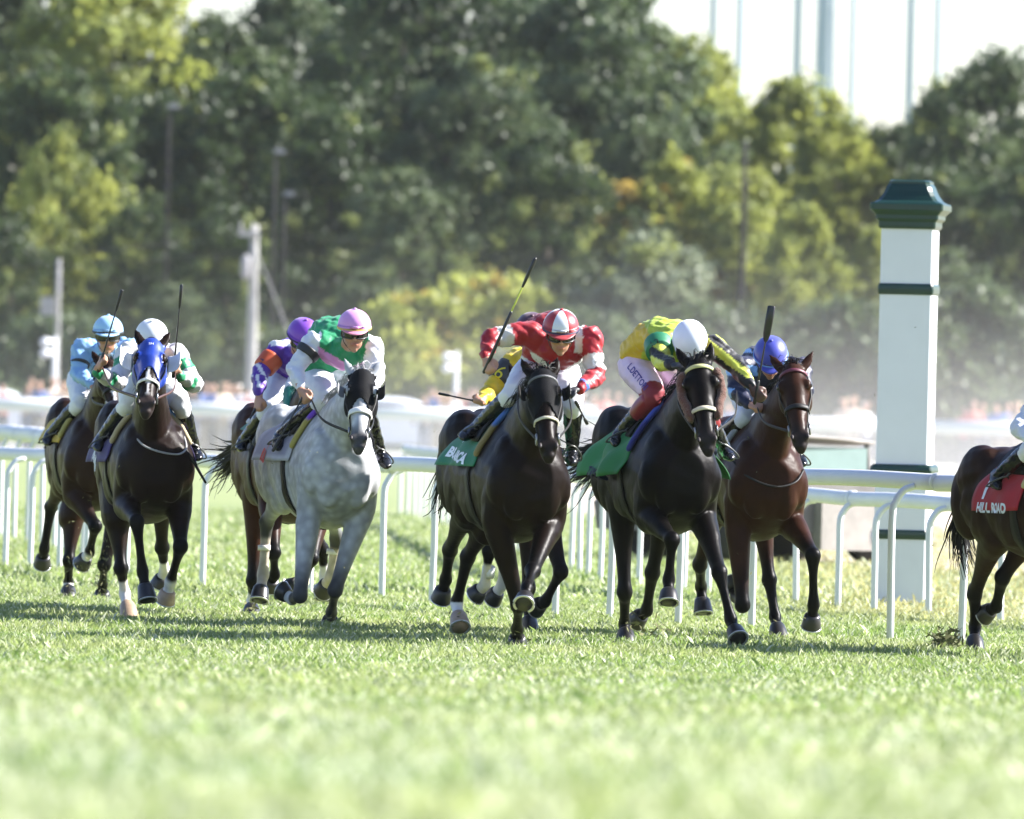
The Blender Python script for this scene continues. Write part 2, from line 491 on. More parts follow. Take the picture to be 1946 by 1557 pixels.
rail('white rail seen end-on at the left edge, bunched into a thick white end', 'white running rails', Cc,
     [tuple(p) for p in resample(rail_path(Cc), 2.2, 1.0)], top=1.07, r=.075, over=.1)
# far outer rail: a deep white board on posts
root = empty('boundary_rail', (0, 288, 0), 'long white board rail on posts crossing the whole width in front of the spectators', 'rail')
for i in range(-9, 9):
    b = MB(); b.tube([(i * 5.0 + .02, 288, 1.12), (i * 5.0 + 4.98, 288, 1.12)], .16, .17, (0, 1, 0), n=16, k=1, round_=False); link('rail_board', b.mesh('rail_board', (0, 288, 0)), root, white)
    b = MB(); b.box((i * 5.0 + .4, 288.14, .56), (.10, 0, 0), (0, .08, 0), (0, 0, .56)); link('post', b.mesh('post', (0, 288, 0), False), root, white)
root = empty('mesh_fence', (0, 289, 0), 'grey wire mesh fence standing behind the long white board rail', 'fence')
wire = plain('galvanised_wire', (.66, .66, .66), .5, metal=.3)
for i in range(-9, 9):
    b = MB()
    for k in range(25): b.box((i * 5 + k * .2, 289, .5), (.012, 0, 0), (0, .012, 0), (0, 0, .5))
    for k in range(6): b.box((i * 5 + 2.5, 289.03, .05 + k * .18), (2.5, 0, 0), (0, .012, 0), (0, 0, .012))
    link('mesh_panel', b.mesh('mesh_panel', (0, 289, 0), False), root, wire)

# ================================================================== finish pillar
green = plain('bottle_green_paint', (.005, .030, .021), .32, var=.15, scale=5)
pwhite = plain('pillar_paint', (.66, .655, .69), .55, var=.05, scale=2.5, bump=.08, bscale=14)
FZ = 33514 / (1147 - 779.5)
FX = XatPx(1722, FZ)
fs = FPX / FZ
FO = Vector((FX, FZ, 0))
root = empty('finish_post', FO, 'tall square white pillar with dark green cap and green bands beside the rails', 'finish post')
TW = Matrix.Rotation(math.radians(-9), 3, 'Z')
def zpx(y): return 1.55 - (y - 779.5) / fs
def sq_stack(prof, name, mat, bev=.02):
    """square mouldings: profile rows (half width, height)"""
    b = MB(); prev = None
    for hw, z in prof:
        pts = []
        for sx, sy in ((-1, -1), (1, -1), (1, 1), (-1, 1)):
            for (ex, ey) in (((1, 0), (0, 1)) if sx * sy > 0 else ((0, 1), (1, 0))):
                pts.append(TW @ Vector((sx * (hw - bev * ex), sy * (hw - bev * ey), z)))
        # order corner pairs counter-clockwise
        pts = sorted(pts, key=lambda p: math.atan2(p.y, p.x))
        r = b.ring([FO + p for p in pts])
        if prev: b.bridge(prev, r)
        else: b.face(r[::-1])
        prev = r
    b.face(prev)
    return link(name, b.mesh(name, FO, False), root, mat)
H = lambda y: zpx(y)
hw = 57 / fs / 1.02 * .5 * 2 / 1.13
sq_stack([(hw, 0), (hw, H(1026))], 'shaft', pwhite, .008)
sq_stack([(hw, H(1008)), (hw, H(905))], 'shaft', pwhite, .008)
sq_stack([(hw, H(884)), (hw, H(562))], 'shaft', pwhite, .008)
sq_stack([(hw, H(541)), (hw, H(436))], 'shaft', pwhite, .008)
for y0, y1, e in ((1026, 1008, .012), (905, 884, .035), (562, 541, .014)):
    z0, z1 = H(y0), H(y1); d = z1 - z0
    sq_stack([(hw + e * .5, z0), (hw + e, z0 + d * .2), (hw + e * 1.15, z0 + d * .5), (hw + e, z0 + d * .8), (hw + e * .5, z1)], 'band', green, .012)
z = H
pw = lambda p: p / fs / 1.10
sq_stack([(pw(58), z(437)), (pw(60), z(432)), (pw(60), z(424)), (pw(66), z(418)), (pw(66), z(411)), (pw(72), z(405)), (pw(77), z(401)), (pw(77), z(391)), (pw(74), z(388))], 'cornice', green, .012)
sq_stack([(pw(71), z(388)), (pw(62), z(383)), (pw(55), z(374)), (pw(50), z(365)), (pw(47), z(357)), (pw(43), z(351)), (pw(43), z(347)), (pw(37), z(344))], 'cap', green, .03)
# ================================================================== trees
def leaf_mat(name, c0, c1, trans=.42):
    m, n, b = newmat(name)
    at = n.new('ShaderNodeAttribute', attribute_name='tint')
    r = n.new('ShaderNodeMix', data_type='RGBA'); r.inputs[6].default_value = c4(c0); r.inputs[7].default_value = c4(c1)
    sp = n.new('ShaderNodeSeparateColor'); n.link(at.outputs['Color'], sp.inputs[0])
    n.link(sp.outputs[0], r.inputs[0]); n.link(r.outputs[2], b.inputs['Base Color'])
    b.inputs['Roughness'].default_value = .5
    b.inputs['Specular IOR Level'].default_value = .4
    tl = n.new('ShaderNodeBsdfTranslucent'); n.link(r.outputs[2], tl.inputs[0])
    ms = n.new('ShaderNodeMixShader'); ms.inputs[0].default_value = trans
    n.link(b.outputs[0], ms.inputs[1]); n.link(tl.outputs[0], ms.inputs[2])
    n.link(ms.outputs[0], n.N['Material Output'].inputs['Surface'])
    return m
LEAF = {
    'dark': leaf_mat('leaf_dark_green', (.018, .034, .013), (.095, .140, .042), .35),
    'grey': leaf_mat('leaf_grey_green', (.036, .058, .028), (.165, .215, .090), .38),
    'mid': leaf_mat('leaf_mid_green', (.095, .13, .036), (.30, .335, .10), .5),
    'bright': leaf_mat('leaf_yellow_green', (.19, .225, .042), (.47, .49, .125), .58),
    'pale': leaf_mat('leaf_pale_green', (.13, .165, .10), (.33, .365, .24), .45),
    'gold': leaf_mat('leaf_turning_gold', (.20, .15, .035), (.46, .33, .07), .5),
}
bark = plain('bark', (.075, .06, .048), .9, var=.35, scale=4, bump=.7, bscale=14)
def crown_mesh(name, h, w, z0, ncl, nlf, leaf, seed, shape='round', mats=('dark', 'mid'), mixp=.2, crad=None):
    r = np.random.default_rng(seed); V = []; T = []; MI = []
    cs = []
    for i in range(ncl):
        for _ in range(40):
            u = r.random() ** .85
            prof = {'round': math.sin(math.pi * (.12 + .86 * u)) ** .7, 'cone': (1 - u) ** .8 * .95 + .05, 'bush': math.sqrt(max(0, 1 - u * u)), 'tall': math.sin(math.pi * (.08 + .9 * u)) ** .45}[shape]
            a = r.random() * 2 * math.pi; q = r.random() ** .45
            lump = 1 + .32 * math.sin(3 * a + seed + u * 7) + .2 * math.sin(5 * a - u * 11)
            R = w * .5 * prof * lump
            p = np.array([math.cos(a) * R * q, math.sin(a) * R * q, z0 + (h - z0) * u])
            if all(np.linalg.norm(p - c[0]) > .35 * c[1] for c in cs[-25:]): break
        cs.append((p, (.45 + .8 * r.random()) * (crad or w / 13) * (1.25 - .45 * u), r.random()))
    for c, rad, tone in cs:
        k = int(nlf * (.6 + .8 * r.random()))
        d = r.normal(size=(k, 3)); d /= np.linalg.norm(d, axis=1)[:, None]
        rr = rad * (.35 + .75 * r.random(k) ** .6) * np.where(r.random(k) < .32, 1.2 + .9 * r.random(k), 1.0)
        p = c + d * rr[:, None] * np.array([1.15, 1.15, .85])
        nrm = d * .8 + r.normal(size=(k, 3)) * .7; nrm /= np.linalg.norm(nrm, axis=1)[:, None]
        t = np.cross(nrm, r.normal(size=(k, 3))); t /= np.linalg.norm(t, axis=1)[:, None]
        b = np.cross(nrm, t); s = leaf * (.55 + .9 * r.random(k))[:, None]
        V.append(np.stack([p - t * s, p - b * s * .55, p + t * s, p + b * s * .55], 1))
        T.append(np.clip(tone * .6 + .4 * r.random(k), 0, 1))
        MI.append(np.full(k, 1 if tone > 1 - mixp else 0))
    V = np.concatenate(V); T = np.concatenate(T); MI = np.concatenate(MI).astype(np.int32); N = len(V)
    me = bpy.data.meshes.new(name); me.vertices.add(4 * N); me.vertices.foreach_set('co', V.astype(np.float32).ravel())
    me.loops.add(4 * N); me.loops.foreach_set('vertex_index', np.arange(4 * N, dtype=np.int32))
    me.polygons.add(N); me.polygons.foreach_set('loop_start', np.arange(N, dtype=np.int32) * 4)
    me.polygons.foreach_set('material_index', MI)
    me.update(calc_edges=True)
    set_tint(me, np.repeat(T, 4)[:, None] * np.ones(3))
    for m in mats: me.materials.append(LEAF[m])
    return me
def trunk_mesh(name, h, r, seed, limbs=7, z0=2.0):
    q = random.Random(seed); b = MB()
    top = (q.uniform(-.5, .5), q.uniform(-.5, .5), h * .86)
    b.tube([(0, 0, -.1), (q.uniform(-.15, .15), 0, h * .3), (top[0] * .6, top[1] * .6, h * .6), top], [r * 1.3, r, r * .6, r * .15], n=8, k=3)
    for i in range(limbs):
        z = z0 + (h * .75 - z0) * i / limbs; a = q.uniform(0, 6.28); L = q.uniform(1.3, 2.8) * h / 13
        b.tube([(top[0] * z / h * .6, top[1] * z / h * .6, z), (math.cos(a) * L * .5, math.sin(a) * L * .5, z + L * .45), (math.cos(a) * L, math.sin(a) * L, z + L * 1.1)], [r * .42, r * .28, r * .07], n=6, k=2)
    me = b.mesh(name); me.materials.append(bark); return me
KINDS = {
    # kind: (crown mesh args, trunk args)
    'dark': (crown_mesh('crown_dark', 15, 9, 1.5, 230, 130, .17, 11, 'tall', ('dark', 'mid'), .18), trunk_mesh('trunk_dark', 15, .3, 11)),
    'dark_lobed': (crown_mesh('crown_dark_lobed', 16, 11, 2.0, 250, 130, .17, 23, 'round', ('dark', 'grey'), .3), trunk_mesh('trunk_lobed', 16, .34, 23)),
    'grey': (crown_mesh('crown_grey', 16, 9, 1.0, 230, 130, .17, 37, 'tall', ('grey', 'mid'), .12), trunk_mesh('trunk_grey', 16, .3, 37)),
    'mid': (crown_mesh('crown_mid', 13, 8.5, 1.2, 210, 120, .17, 41, 'round', ('mid', 'bright'), .35), trunk_mesh('trunk_mid', 13, .24, 41)),
    'bright': (crown_mesh('crown_bright', 13, 7, .8, 200, 110, .17, 53, 'tall', ('bright', 'mid'), .25), trunk_mesh('trunk_bright', 13, .22, 53)),
    'gold': (crown_mesh('crown_gold', 11, 6.5, 1.0, 180, 105, .17, 59, 'round', ('bright', 'gold'), .22), trunk_mesh('trunk_gold', 11, .2, 59)),
    'bush': (crown_mesh('crown_bush', 4.2, 6.5, .1, 150, 90, .14, 61, 'bush', ('bright', 'gold'), .15), trunk_mesh('trunk_bush', 3.6, .1, 61, 5, .3)),
    'dim': (crown_mesh('crown_dim', 4.2, 6.5, .1, 150, 90, .14, 71, 'bush', ('grey', 'dark'), .35), trunk_mesh('trunk_dim', 3.6, .1, 71, 5, .3)),
    'pale': (crown_mesh('crown_pale', 6.5, 5.5, .2, 160, 95, .13, 67, 'bush', ('pale', 'mid'), .25), trunk_mesh('trunk_pale', 5.5, .12, 67, 5, .4)),
}
KH = {'dark': 15, 'dark_lobed': 16, 'grey': 16, 'mid': 13, 'bright': 13, 'gold': 11, 'bush': 4.2, 'dim': 4.2, 'pale': 6.5}
def tree(kind, px, ytop, Z, rot, wide, label, group='trees beyond the racecourse'):
    s = FPX / Z; yh = 760 + .0244 * (px - 973)
    h = (yh - ytop) / s + 1.55
    k = h / KH[kind]
    cm, tm = KINDS[kind]
    px -= .0244 * (760 - ytop) * .5          # the camera is rolled: keep the crown's middle where it stands
    root = empty('bush' if kind in ('bush', 'pale', 'dim') else 'tree', (XatPx(px, Z), Z, 0), label, 'bush' if kind in ('bush', 'pale', 'dim') else 'tree', group, rot)
    root.scale = (k * wide, k * wide, k)
    o = bpy.data.objects.new('crown', cm); COL.objects.link(o); o.parent = root
    o = bpy.data.objects.new('trunk', tm); COL.objects.link(o); o.parent = root
TREES = [
    ('grey', 40, -120, 372, .3, 1.15, 'tall grey-green tree filling the upper left corner'),
    ('bright', 215, -60, 366, 1.1, 1.0, 'tall yellow-green tree second from the left edge of the wood'),
    ('dark', 120, 150, 352, 2.2, .9, 'dark tree low in front of the tall grey-green tree'),
    ('mid', 95, 262, 340, .6, .62, 'sunlit bright bushy treetop low at the left edge'),
    ('dark', 290, 190, 358, 4.0, .8, 'dark tree between the yellow-green tree and the lone lamp pole'),
    ('dark_lobed', 395, 52, 368, .9, .82, 'dark tree under the sky gap at the top left'),
    ('dark', 470, 150, 356, 2.9, .95, 'dark tree behind the pair of lamp poles'),
    ('dark_lobed', 545, -10, 372, 5.2, .62, 'narrow dark tree with blue sky showing through its top'),
    ('grey', 655, -25, 376, 1.9, .72, 'grey-green tree with ragged see-through top left of the big tree'),
    ('dark', 620, 215, 350, 3.6, .9, 'dark lower tree to the right of the pair of lamp poles'),
    ('dark_lobed', 790, -70, 366, 2.4, .9, 'big dark green tree at the centre top'),
    ('grey', 905, 120, 352, .2, .85, 'grey-green tree in front of the big dark central trees'),
    ('dark_lobed', 1010, -10, 370, 4.4, .85, 'tall dark tree left of the highest round crown'),
    ('dark_lobed', 1130, -18, 362, 1.3, .92, 'highest round dark crown next to the open sky'),
    ('dark', 1040, 260, 345, .8, .85, 'dark tree low behind the red and white jockey'),
    ('grey', 1215, 190, 352, 2.0, .62, 'grey-green tree on the right shoulder of the big dark wood'),
    ('bright', 1290, 88, 378, 3.3, .75, 'light yellow-green tree beside the open sky'),
    ('gold', 1270, 300, 348, 1.5, .95, 'tree with orange tinged leaves right of the dark wood'),
    ('bright', 1395, 225, 372, .5, .8, 'yellow-green tree under the second sky pole'),
    ('bright', 1500, 165, 366, 2.6, .85, 'pointed yellow-green tree under the wide sky pole'),
    ('bright', 1405, 330, 346, 1.0, .95, 'light green tree behind the thin dark pole'),
    ('bright', 1580, 235, 360, 3.9, .82, 'light green tree left of the finish pillar'),
    ('bright', 1640, 300, 376, 5.0, .6, 'pale green tree top just left of the green pillar cap'),
    ('dark', 1700, 250, 362, 1.7, .62, 'dark pointed tree above the green pillar cap'),
    ('mid', 1775, 175, 380, 2.2, .45, 'thin light tree in the sky gap right of the pillar'),
    ('dark_lobed', 1890, 118, 358, .4, .78, 'large dark tree in the upper right corner'),
    ('dark', 1770, 330, 346, 3.0, .8, 'dark tree right behind the finish pillar'),
    ('bright', 1660, 440, 340, 4.7, .75, 'mid-green tree low left of the finish pillar'),
    ('dark', 1950, 330, 344, 5.6, .8, 'dark tree low at the right edge'),
    ('bright', 1530, 400, 338, .2, .7, 'light green tree above the navy jockey'),
    ('grey', 760, 330, 342, 2.7, .8, 'grey-green tree above the spread of low yellow bushes'),
    ('dark', 20, 430, 336, 1.2, .75, 'dark tree low at the left edge'),
    ('dark', 250, 400, 338, 4.9, .8, 'dark tree behind the light blue jockey'),
    ('dark', 430, 400, 336, .7, .8, 'dark tree low left of the grey utility pole'),
    ('bush', 800, 575, 328, .4, 1.0, 'yellow-green bush left of the raised whip of the red jockey'),
    ('bush', 935, 545, 330, 2.0, 1.0, 'taller yellow-green bush behind the red jockey'),
    ('pale', 1235, 455, 330, 1.1, .95, 'pale silvery bush between the red and the yellow jockey'),
    ('dim', 1120, 610, 326, 3.0, .9, 'low green bush behind the red helmet'),
    ('dim', 1340, 600, 328, 4.1, 1.0, 'low green bush behind the yellow and green jockey'),
    ('dim', 1600, 590, 330, 5.0, 1.0, 'low dull bush just left of the pillar'),
    ('dim', 130, 610, 330, .9, 1.0, 'dim low bush behind the short grey pole'),
    ('dim', 560, 640, 330, 2.7, 1.0, 'dim low bush behind the grey utility pole'),
    ('dim', 1850, 560, 332, 1.6, 1.1, 'dim low bush at the right edge'),
    ('grey', 330, 545, 332, 2.5, .95, 'dim green tree low behind the white-capped jockey'),
    ('grey', 700, 520, 333, 1.5, .9, 'dim green tree low behind the pink-capped jockey'),
    ('grey', 1800, 480, 334, 3.5, .9, 'dim green tree low right of the pillar'),
]
for t in TREES: tree(*t)
# far wood closing the gaps low down behind the named trees
wm = crown_mesh('far_wood', 6.5, 190, 0, 900, 60, .4, 77, 'bush', ('dark', 'grey'), .3, 1.3)
v = verts_np(wm); v[:, 1] = v[:, 1] * .12 + 392; set_verts(wm, v)
link('far_wood', wm, None, None, 'stuff')
# ================================================================== poles
steel = plain('weathered_steel', (.035, .032, .032), .9, var=.2, spec=.1)
lampg = plain('lamp_housing', (.30, .29, .29), .7, spec=.2)
mastm = plain('bluish_mast_paint', (.46, .52, .57), .45, var=.1)
palep = plain('pale_galvanised', (.50, .54, .60), .45, var=.1)
wood = plain('grey_wood', (.34, .33, .31), .9, var=.25, scale=3, bump=.4, bscale=20)
def pole(name, px, ytop, Z, r, label, cat, group, mat, head=None):
    s = FPX / Z; yh = 760 + .0244 * (px - 973); h = (yh - ytop) / s + 1.55
    o = Vector((XatPx(px - .0244 * (760 - max(ytop, 80)), Z), Z, 0))
    root = empty(name, o, label, cat, group)
    b = MB(); b.tube([o, o + Vector((0, 0, h * .5)), o + Vector((0, 0, h))], [r, r * .85, r * .65], n=12, k=2, round_=False)
    link('pole_shaft', b.mesh('pole_shaft', o), root, mat)
    T = o + Vector((0, 0, h))
    if head == 'lamp':
        b = MB(); b.tube([T, T + Vector((.25, -.1, .05)), T + Vector((.5, -.15, .06))], .03, n=8, k=3); link('lamp_arm', b.mesh('lamp_arm', o), root, mat)
        b = MB(); b.box(T + Vector((.12, -.1, .12)), (.16, 0, 0), (0, .14, 0), (0, 0, .07)); link('lamp_head', b.mesh('lamp_head', o, False), root, lampg)
    if head == 'crossarm':
        b = MB(); b.box(T + Vector((-.15, -.15, -.25)), (.3, 0, 0), (0, .06, 0), (0, 0, .07)); link('crossarm', b.mesh('crossarm', o, False), root, wood)
        for dx in (-.38, -.05):
            b = MB(); b.tube([T + Vector((dx, -.2, -.2)), T + Vector((dx, -.2, .05))], [.05, .03], n=8, k=2); link('insulator', b.mesh('insulator', o), root, lampg)
        b = MB(); b.tube([T + Vector((-.22, -.22, -1.4)), T + Vector((-.22, -.22, -.95))], .13, n=10, k=2); link('transformer_can', b.mesh('transformer_can', o), root, lampg)
    if head == 'box':
        b = MB(); b.box(T + Vector((-.28, -.1, -1.35)), (.2, 0, 0), (0, .12, 0), (0, 0, .26)); link('control_box', b.mesh('control_box', o, False), root, lampg)
    if head == 'speaker':
        for dz in (-.12, -.42):
            b = MB(); b.tube([T + Vector((-.08, -.05, dz)), T + Vector((-.26, -.2, dz - .03))], [.05, .13], n=10, k=2); link('horn_speaker', b.mesh('horn_speaker', o), root, white)
    return root, T
pole('lamp_pole', 322, 210, 334, .06, 'tall thin dark lamp pole standing alone before the wood', 'pole', 'dark poles before the wood', steel, 'lamp')
pole('lamp_pole', 523, 296, 332, .075, 'taller of the two close dark lamp poles', 'pole', 'dark poles before the wood', steel, 'lamp')
pole('lamp_pole', 541, 376, 334, .075, 'shorter of the two close dark lamp poles', 'pole', 'dark poles before the wood', steel, 'lamp')
pole('dark_pole', 1416, 270, 335, .105, 'thin dark bare pole before the yellow-green trees', 'pole', 'dark poles before the wood', steel)
ur, UT = pole('utility_pole', 484, 428, 318, .17, 'thick grey wooden utility pole with crossarm behind the purple jockey', 'utility pole', None, wood, 'crossarm')
o = ur.location
b = MB(); b.tube([UT + Vector((.1, 0, -.8)), Vector((XatPx(640, 318), 318, 0))], .017, n=6, k=1)
link('guy_wire', b.mesh('guy_wire', o), ur, lampg)
pole('signal_pole', 112, 492, 322, .09, 'grey pole with a control box behind the light blue jockey', 'pole', None, lampg, 'box')
pole('speaker_pole', 105, 640, 300, .085, 'short white speaker pole at the far left', 'pole', 'short white speaker poles', white, 'speaker')
pole('speaker_pole', 868, 668, 300, .085, 'short white speaker pole left of the red jockey', 'pole', 'short white speaker poles', white, 'speaker')
for px, w_, l in ((1354, .11, 'first tall pale mast from the left in the bright sky'), (1407, .13, 'second tall pale mast from the left in the bright sky'), (1515, .13, 'third tall pale mast in the sky, bluish'),
                 (1568, .30, 'widest of the tall pale masts in the sky'), (1622, .11, 'faint thin mast right of the widest mast'), (1730, .13, 'bluish tall mast above the finish pillar cap'), (1783, .12, 'tall pale mast nearest the right in the sky')):
    pole('sky_mast', px, -260, 452, w_ * 1.6, l, 'mast', 'tall pale masts in the sky', mastm)
b = MB()
for i, (z, sag) in enumerate(((8.0, 1.0), (6.9, .8))):
    for a0, a1 in ((-30, UT.x), (UT.x, 40)):
        pts = [(a0 + (a1 - a0) * t / 8, 318, UT.z - .2 - i * .5 - sag * 4 * (t / 8) * (1 - t / 8)) for t in range(9)]
        b.tube(pts, .012, n=5, k=1)
tag(link('overhead_wire', b.mesh('overhead_wire'), None, steel), 'thin overhead wires strung from the grey utility pole', 'wire')

# ================================================================== spectators, cars, utility vehicle in the distance
def spectator(seed, shirt, trousers, skinc, hat):
    q = random.Random(seed); b = MB()
    for s in (-1, 1):
        b.tube([(s * .09, 0, .05), (s * .1, .02, .48), (s * .09, 0, .9)], [.055, .06, .09], n=10, k=3)
        b.tube([(s * .09, -.14, .03), (s * .09, .03, .04)], .045, n=8, k=1)
        e = q.uniform(.05, .2)
        b.tube([(s * .19, 0, 1.4), (s * .27, -e * .5, 1.13), (s * .2, -e * 1.5, .95)], [.06, .048, .036], n=10, k=3)
        b.ell((s * .19, -e * 1.5 - .03, .92), (.03, 0, 0), (0, .045, 0), (0, 0, .05))
    b.tube([(0, 0, .85), (0, .02, 1.1), (0, 0, 1.38)], [.17, .155, .19], [.11, .1, .11], n=14, k=3)
    b.tube([(0, 0, 1.4), (0, -.01, 1.54)], .055, n=10, k=2)
    b.ell((0, -.02, 1.64), (.078, 0, 0), (0, .095, 0), (0, 0, .115)); b.ell((0, -.115, 1.63), (.016, 0, 0), (0, .02, 0), (0, 0, .025))
    if hat: b.ell((0, -.02, 1.72), (.13, 0, 0), (0, .15, 0), (0, 0, .035))
    me = b.skin('body', .022, iters=1)
    V = verts_np(me); z = V[:, 2]
    C = np.tile(np.array(skinc), (len(V), 1))
    C[(z < .92)] = trousers; C[z < .07] = (.03, .03, .03)
    C[(z > .88) & (z < 1.47) & ~((np.abs(V[:, 0]) > .15) & (z < 1.12) & (V[:, 1] < -.03))] = shirt
    C[(z > 1.66) & (V[:, 1] > -.06)] = hat if hat else (.05, .035, .025)
    set_tint(me, C); me.materials.append(attrmat('cloth_plain', .8)); return me
SPK = [(1, (.72, .72, .72), (.06, .07, .12), (.42, .25, .17), (.75, .74, .7), 'spectator in a white shirt and white hat behind the long board rail'),
       (2, (.12, .20, .45), (.20, .17, .12), (.50, .30, .21), None, 'bare-headed spectator in a blue shirt behind the long board rail'),
       (3, (.55, .18, .15), (.08, .08, .09), (.45, .27, .2), None, 'bare-headed spectator in a red shirt behind the long board rail'),
       (4, (.62, .50, .38), (.35, .30, .22), (.48, .29, .2), (.55, .45, .3), 'spectator in a tan shirt and straw hat behind the long board rail'),
       (5, (.10, .10, .11), (.10, .11, .16), (.40, .24, .16), None, 'spectator in dark clothes behind the long board rail')]
spm = [spectator(*a[:5]) for a in SPK]
xs = [-20, 5, 52, 75, 100, 135, 160, 390, 405, 425, 452, 470, 500, 808, 822, 850, 868, 884, 905, 928, 948, 1085, 1105, 1128, 1150, 1172, 1385, 1605, 1622, 1645, 1835, 1850, 1868, 1895, 1915, 1935, 345, 365, 1200, 60, 120, 435, 835, 895]
ORD = 'first second third fourth fifth sixth seventh eighth ninth tenth eleventh twelfth'.split()
SHORT = ['white-shirted', 'blue-shirted', 'red-shirted', 'tan-shirted', 'darkly dressed']
HAT = ['in a white hat', 'without a hat', 'without a hat', 'in a straw hat', 'without a hat']
seq = {}
for i, px in enumerate(sorted(xs)):
    k = (i * 7 + (i // 3) * 3) % 5; Z = rnd.uniform(290.5, 296); seq[k] = seq.get(k, -1) + 1
    root = empty('person', (XatPx(px, Z), Z, .004), f'{ORD[seq[k]]} {SHORT[k]} spectator from the left {HAT[k]} behind the long board rail', 'person', 'spectators along the far rail', rnd.uniform(-.9, .9))
    root.scale = (1, 1, rnd.uniform(.92, 1.06))
    o = bpy.data.objects.new('body', spm[k]); COL.objects.link(o); o.parent = root
glass = plain('car_glass', (.03, .035, .04), .08, var=.05)
rubber = plain('rubber', (.02, .02, .02), .85)
def prism(b, prof, x0, x1, mi=0):
    r0 = b.ring([(x0, y, z) for y, z in prof]); r1 = b.ring([(x1, y, z) for y, z in prof])
    b.face(r0, mi); b.face(r1[::-1], mi); b.bridge(r1, r0, mi)
def car(px, Z, rz, col, label, matname):
    root = empty('parked_car', (XatPx(px, Z), Z, .004), label, 'car', 'cars parked beyond the far rail', rz)
    paint = plain(matname, col, .22, var=.03)
    b = MB(); prism(b, [(-2.2, .3), (-2.25, .62), (-2.1, .82), (-1.1, .95), (1.5, .98), (2.2, .9), (2.25, .5), (2.2, .3)], -.85, .85)
    link('body', b.mesh('body', smooth=False), root, paint)
    b = MB(); b.tube([(0, -1.05, .97), (0, -.35, 1.32), (0, .5, 1.4), (0, 1.3, 1.3), (0, 1.85, 1.0)], [.72, .62, .6, .6, .7], [.03, .12, .14, .12, .04], (1, 0, 0), n=16, k=3)
    link('roof', b.mesh('roof'), root, paint)
    for s in (-1, 1):
        b = MB(); prism(b, [(-.75, .97), (-.25, 1.3), (1.05, 1.3), (1.5, .99)], s * .70 - .03, s * .70 + .03); link('side_window', b.mesh('side_window', smooth=False), root, glass)
        for y in (-1.4, 1.35):
            b = MB(); b.tube([(s * .7, y, .33), (s * .9, y, .33)], .33, n=18, k=1, round_=False); link('wheel', b.mesh('wheel'), root, rubber)
        b = MB(); b.ell((s * .6, -2.2, .68), (.17, 0, 0), (0, .05, 0), (0, 0, .08)); link('headlight', b.mesh('headlight'), root, palep)
    b = MB(); b.box((0, -.74, 1.14), (.58, 0, 0), (0, .25, .16), (0, .01, -.015)); link('windscreen', b.mesh('windscreen', smooth=False), root, glass)
    return root
car(768, 303, 1.3, (.75, .76, .78), 'white car parked behind the crowd between the grey horse and the red jockey', 'car_white')
car(515, 304, 1.1, (.70, .72, .74), 'white car parked behind the purple jockey', 'car_white')
car(-2, 303, 1.7, (.72, .73, .74), 'white car cut by the left edge behind the far rail', 'car_white')
# dusty utility vehicle on the dirt track
UZ = 114.0
UO = Vector((XatPx(1440, UZ), UZ, .004))
root = empty('utility_vehicle', UO, 'dusty roofed utility vehicle with a big windscreen on the dirt track', 'utility vehicle', rz=-.9)
dg_ = plain('dusty_dark_plastic', (.16, .15, .14), .7, var=.3, scale=2)
dr_ = plain('dusty_roof', (.27, .25, .225), .7, var=.2)
tint_ = plain('greenish_glass', (.20, .28, .27), .12, var=.08)
b = MB(); prism(b, [(-1.5, .28), (-1.55, .55), (-1.35, .72), (-.75, .80), (1.4, .78), (1.45, .3)], -.66, .66); link('body', b.mesh('body', smooth=False), root, dg_)
b = MB(); b.tube([(0, -.95, 1.19), (0, 0, 1.25), (0, 1.0, 1.2)], [.70, .74, .68], [.035, .045, .035], (1, 0, 0), n=14, k=3); link('roof', b.mesh('roof'), root, dr_)
for s in (-1, 1):
    for y, y2 in ((-1.0, -.85), (.95, .92)):
        b = MB(); b.tube([(s * .63, y - .12 if y < 0 else y, .74), (s * .62, y2, 1.2)], .028, n=8, k=1); link('pillar', b.mesh('pillar'), root, dg_)
    for y in (-.8, 1.0):
        b = MB(); b.tube([(s * .52, y, .27), (s * .76, y, .27)], .275, n=20, k=1, round_=False); w_ = link('wheel', b.mesh('wheel'), root, rubber)
        b = MB(); b.tube([(s * .755, y, .27), (s * .775, y, .27)], .13, n=14, k=1, round_=False); link('hub', b.mesh('hub'), w_, palep)
    b = MB(); b.box((s * .70, .85, .38), (.07, 0, 0), (0, .62, 0), (0, 0, .26)); link('rear_fender', b.mesh('rear_fender', smooth=False), root, dr_)
    b = MB(); b.ell((s * .45, -1.5, .56), (.12, 0, 0), (0, .05, 0), (0, 0, .06)); link('headlight', b.mesh('headlight'), root, palep)
b = MB(); b.box((0, -.99, .97), (.60, 0, 0), (0, .075, .22), (0, .006, -.002)); link('windscreen', b.mesh('windscreen', smooth=False), root, tint_)
for s in (-1, 1):
    b = MB(); b.box((s * .635, .05, .98), (.008, 0, 0), (0, .86, 0), (0, 0, .17)); link('side_window', b.mesh('side_window', smooth=False), root, tint_)
b = MB(); b.box((0, .1, .62), (.58, 0, 0), (0, .28, 0), (0, 0, .1)); b.box((0, .40, .85), (.58, 0, 0), (0, .06, .02), (0, -.06, .22)); link('seat', b.mesh('seat', smooth=False), root, rubber)
b = MB(); b.tube([(.3 + .16 * math.cos(t), -.45 + .05 * math.sin(t), .92 + .15 * math.sin(t)) for t in np.linspace(0, 6.28, 17)], .014, n=6, k=1); link('steering_wheel', b.mesh('steering_wheel'), root, rubber)
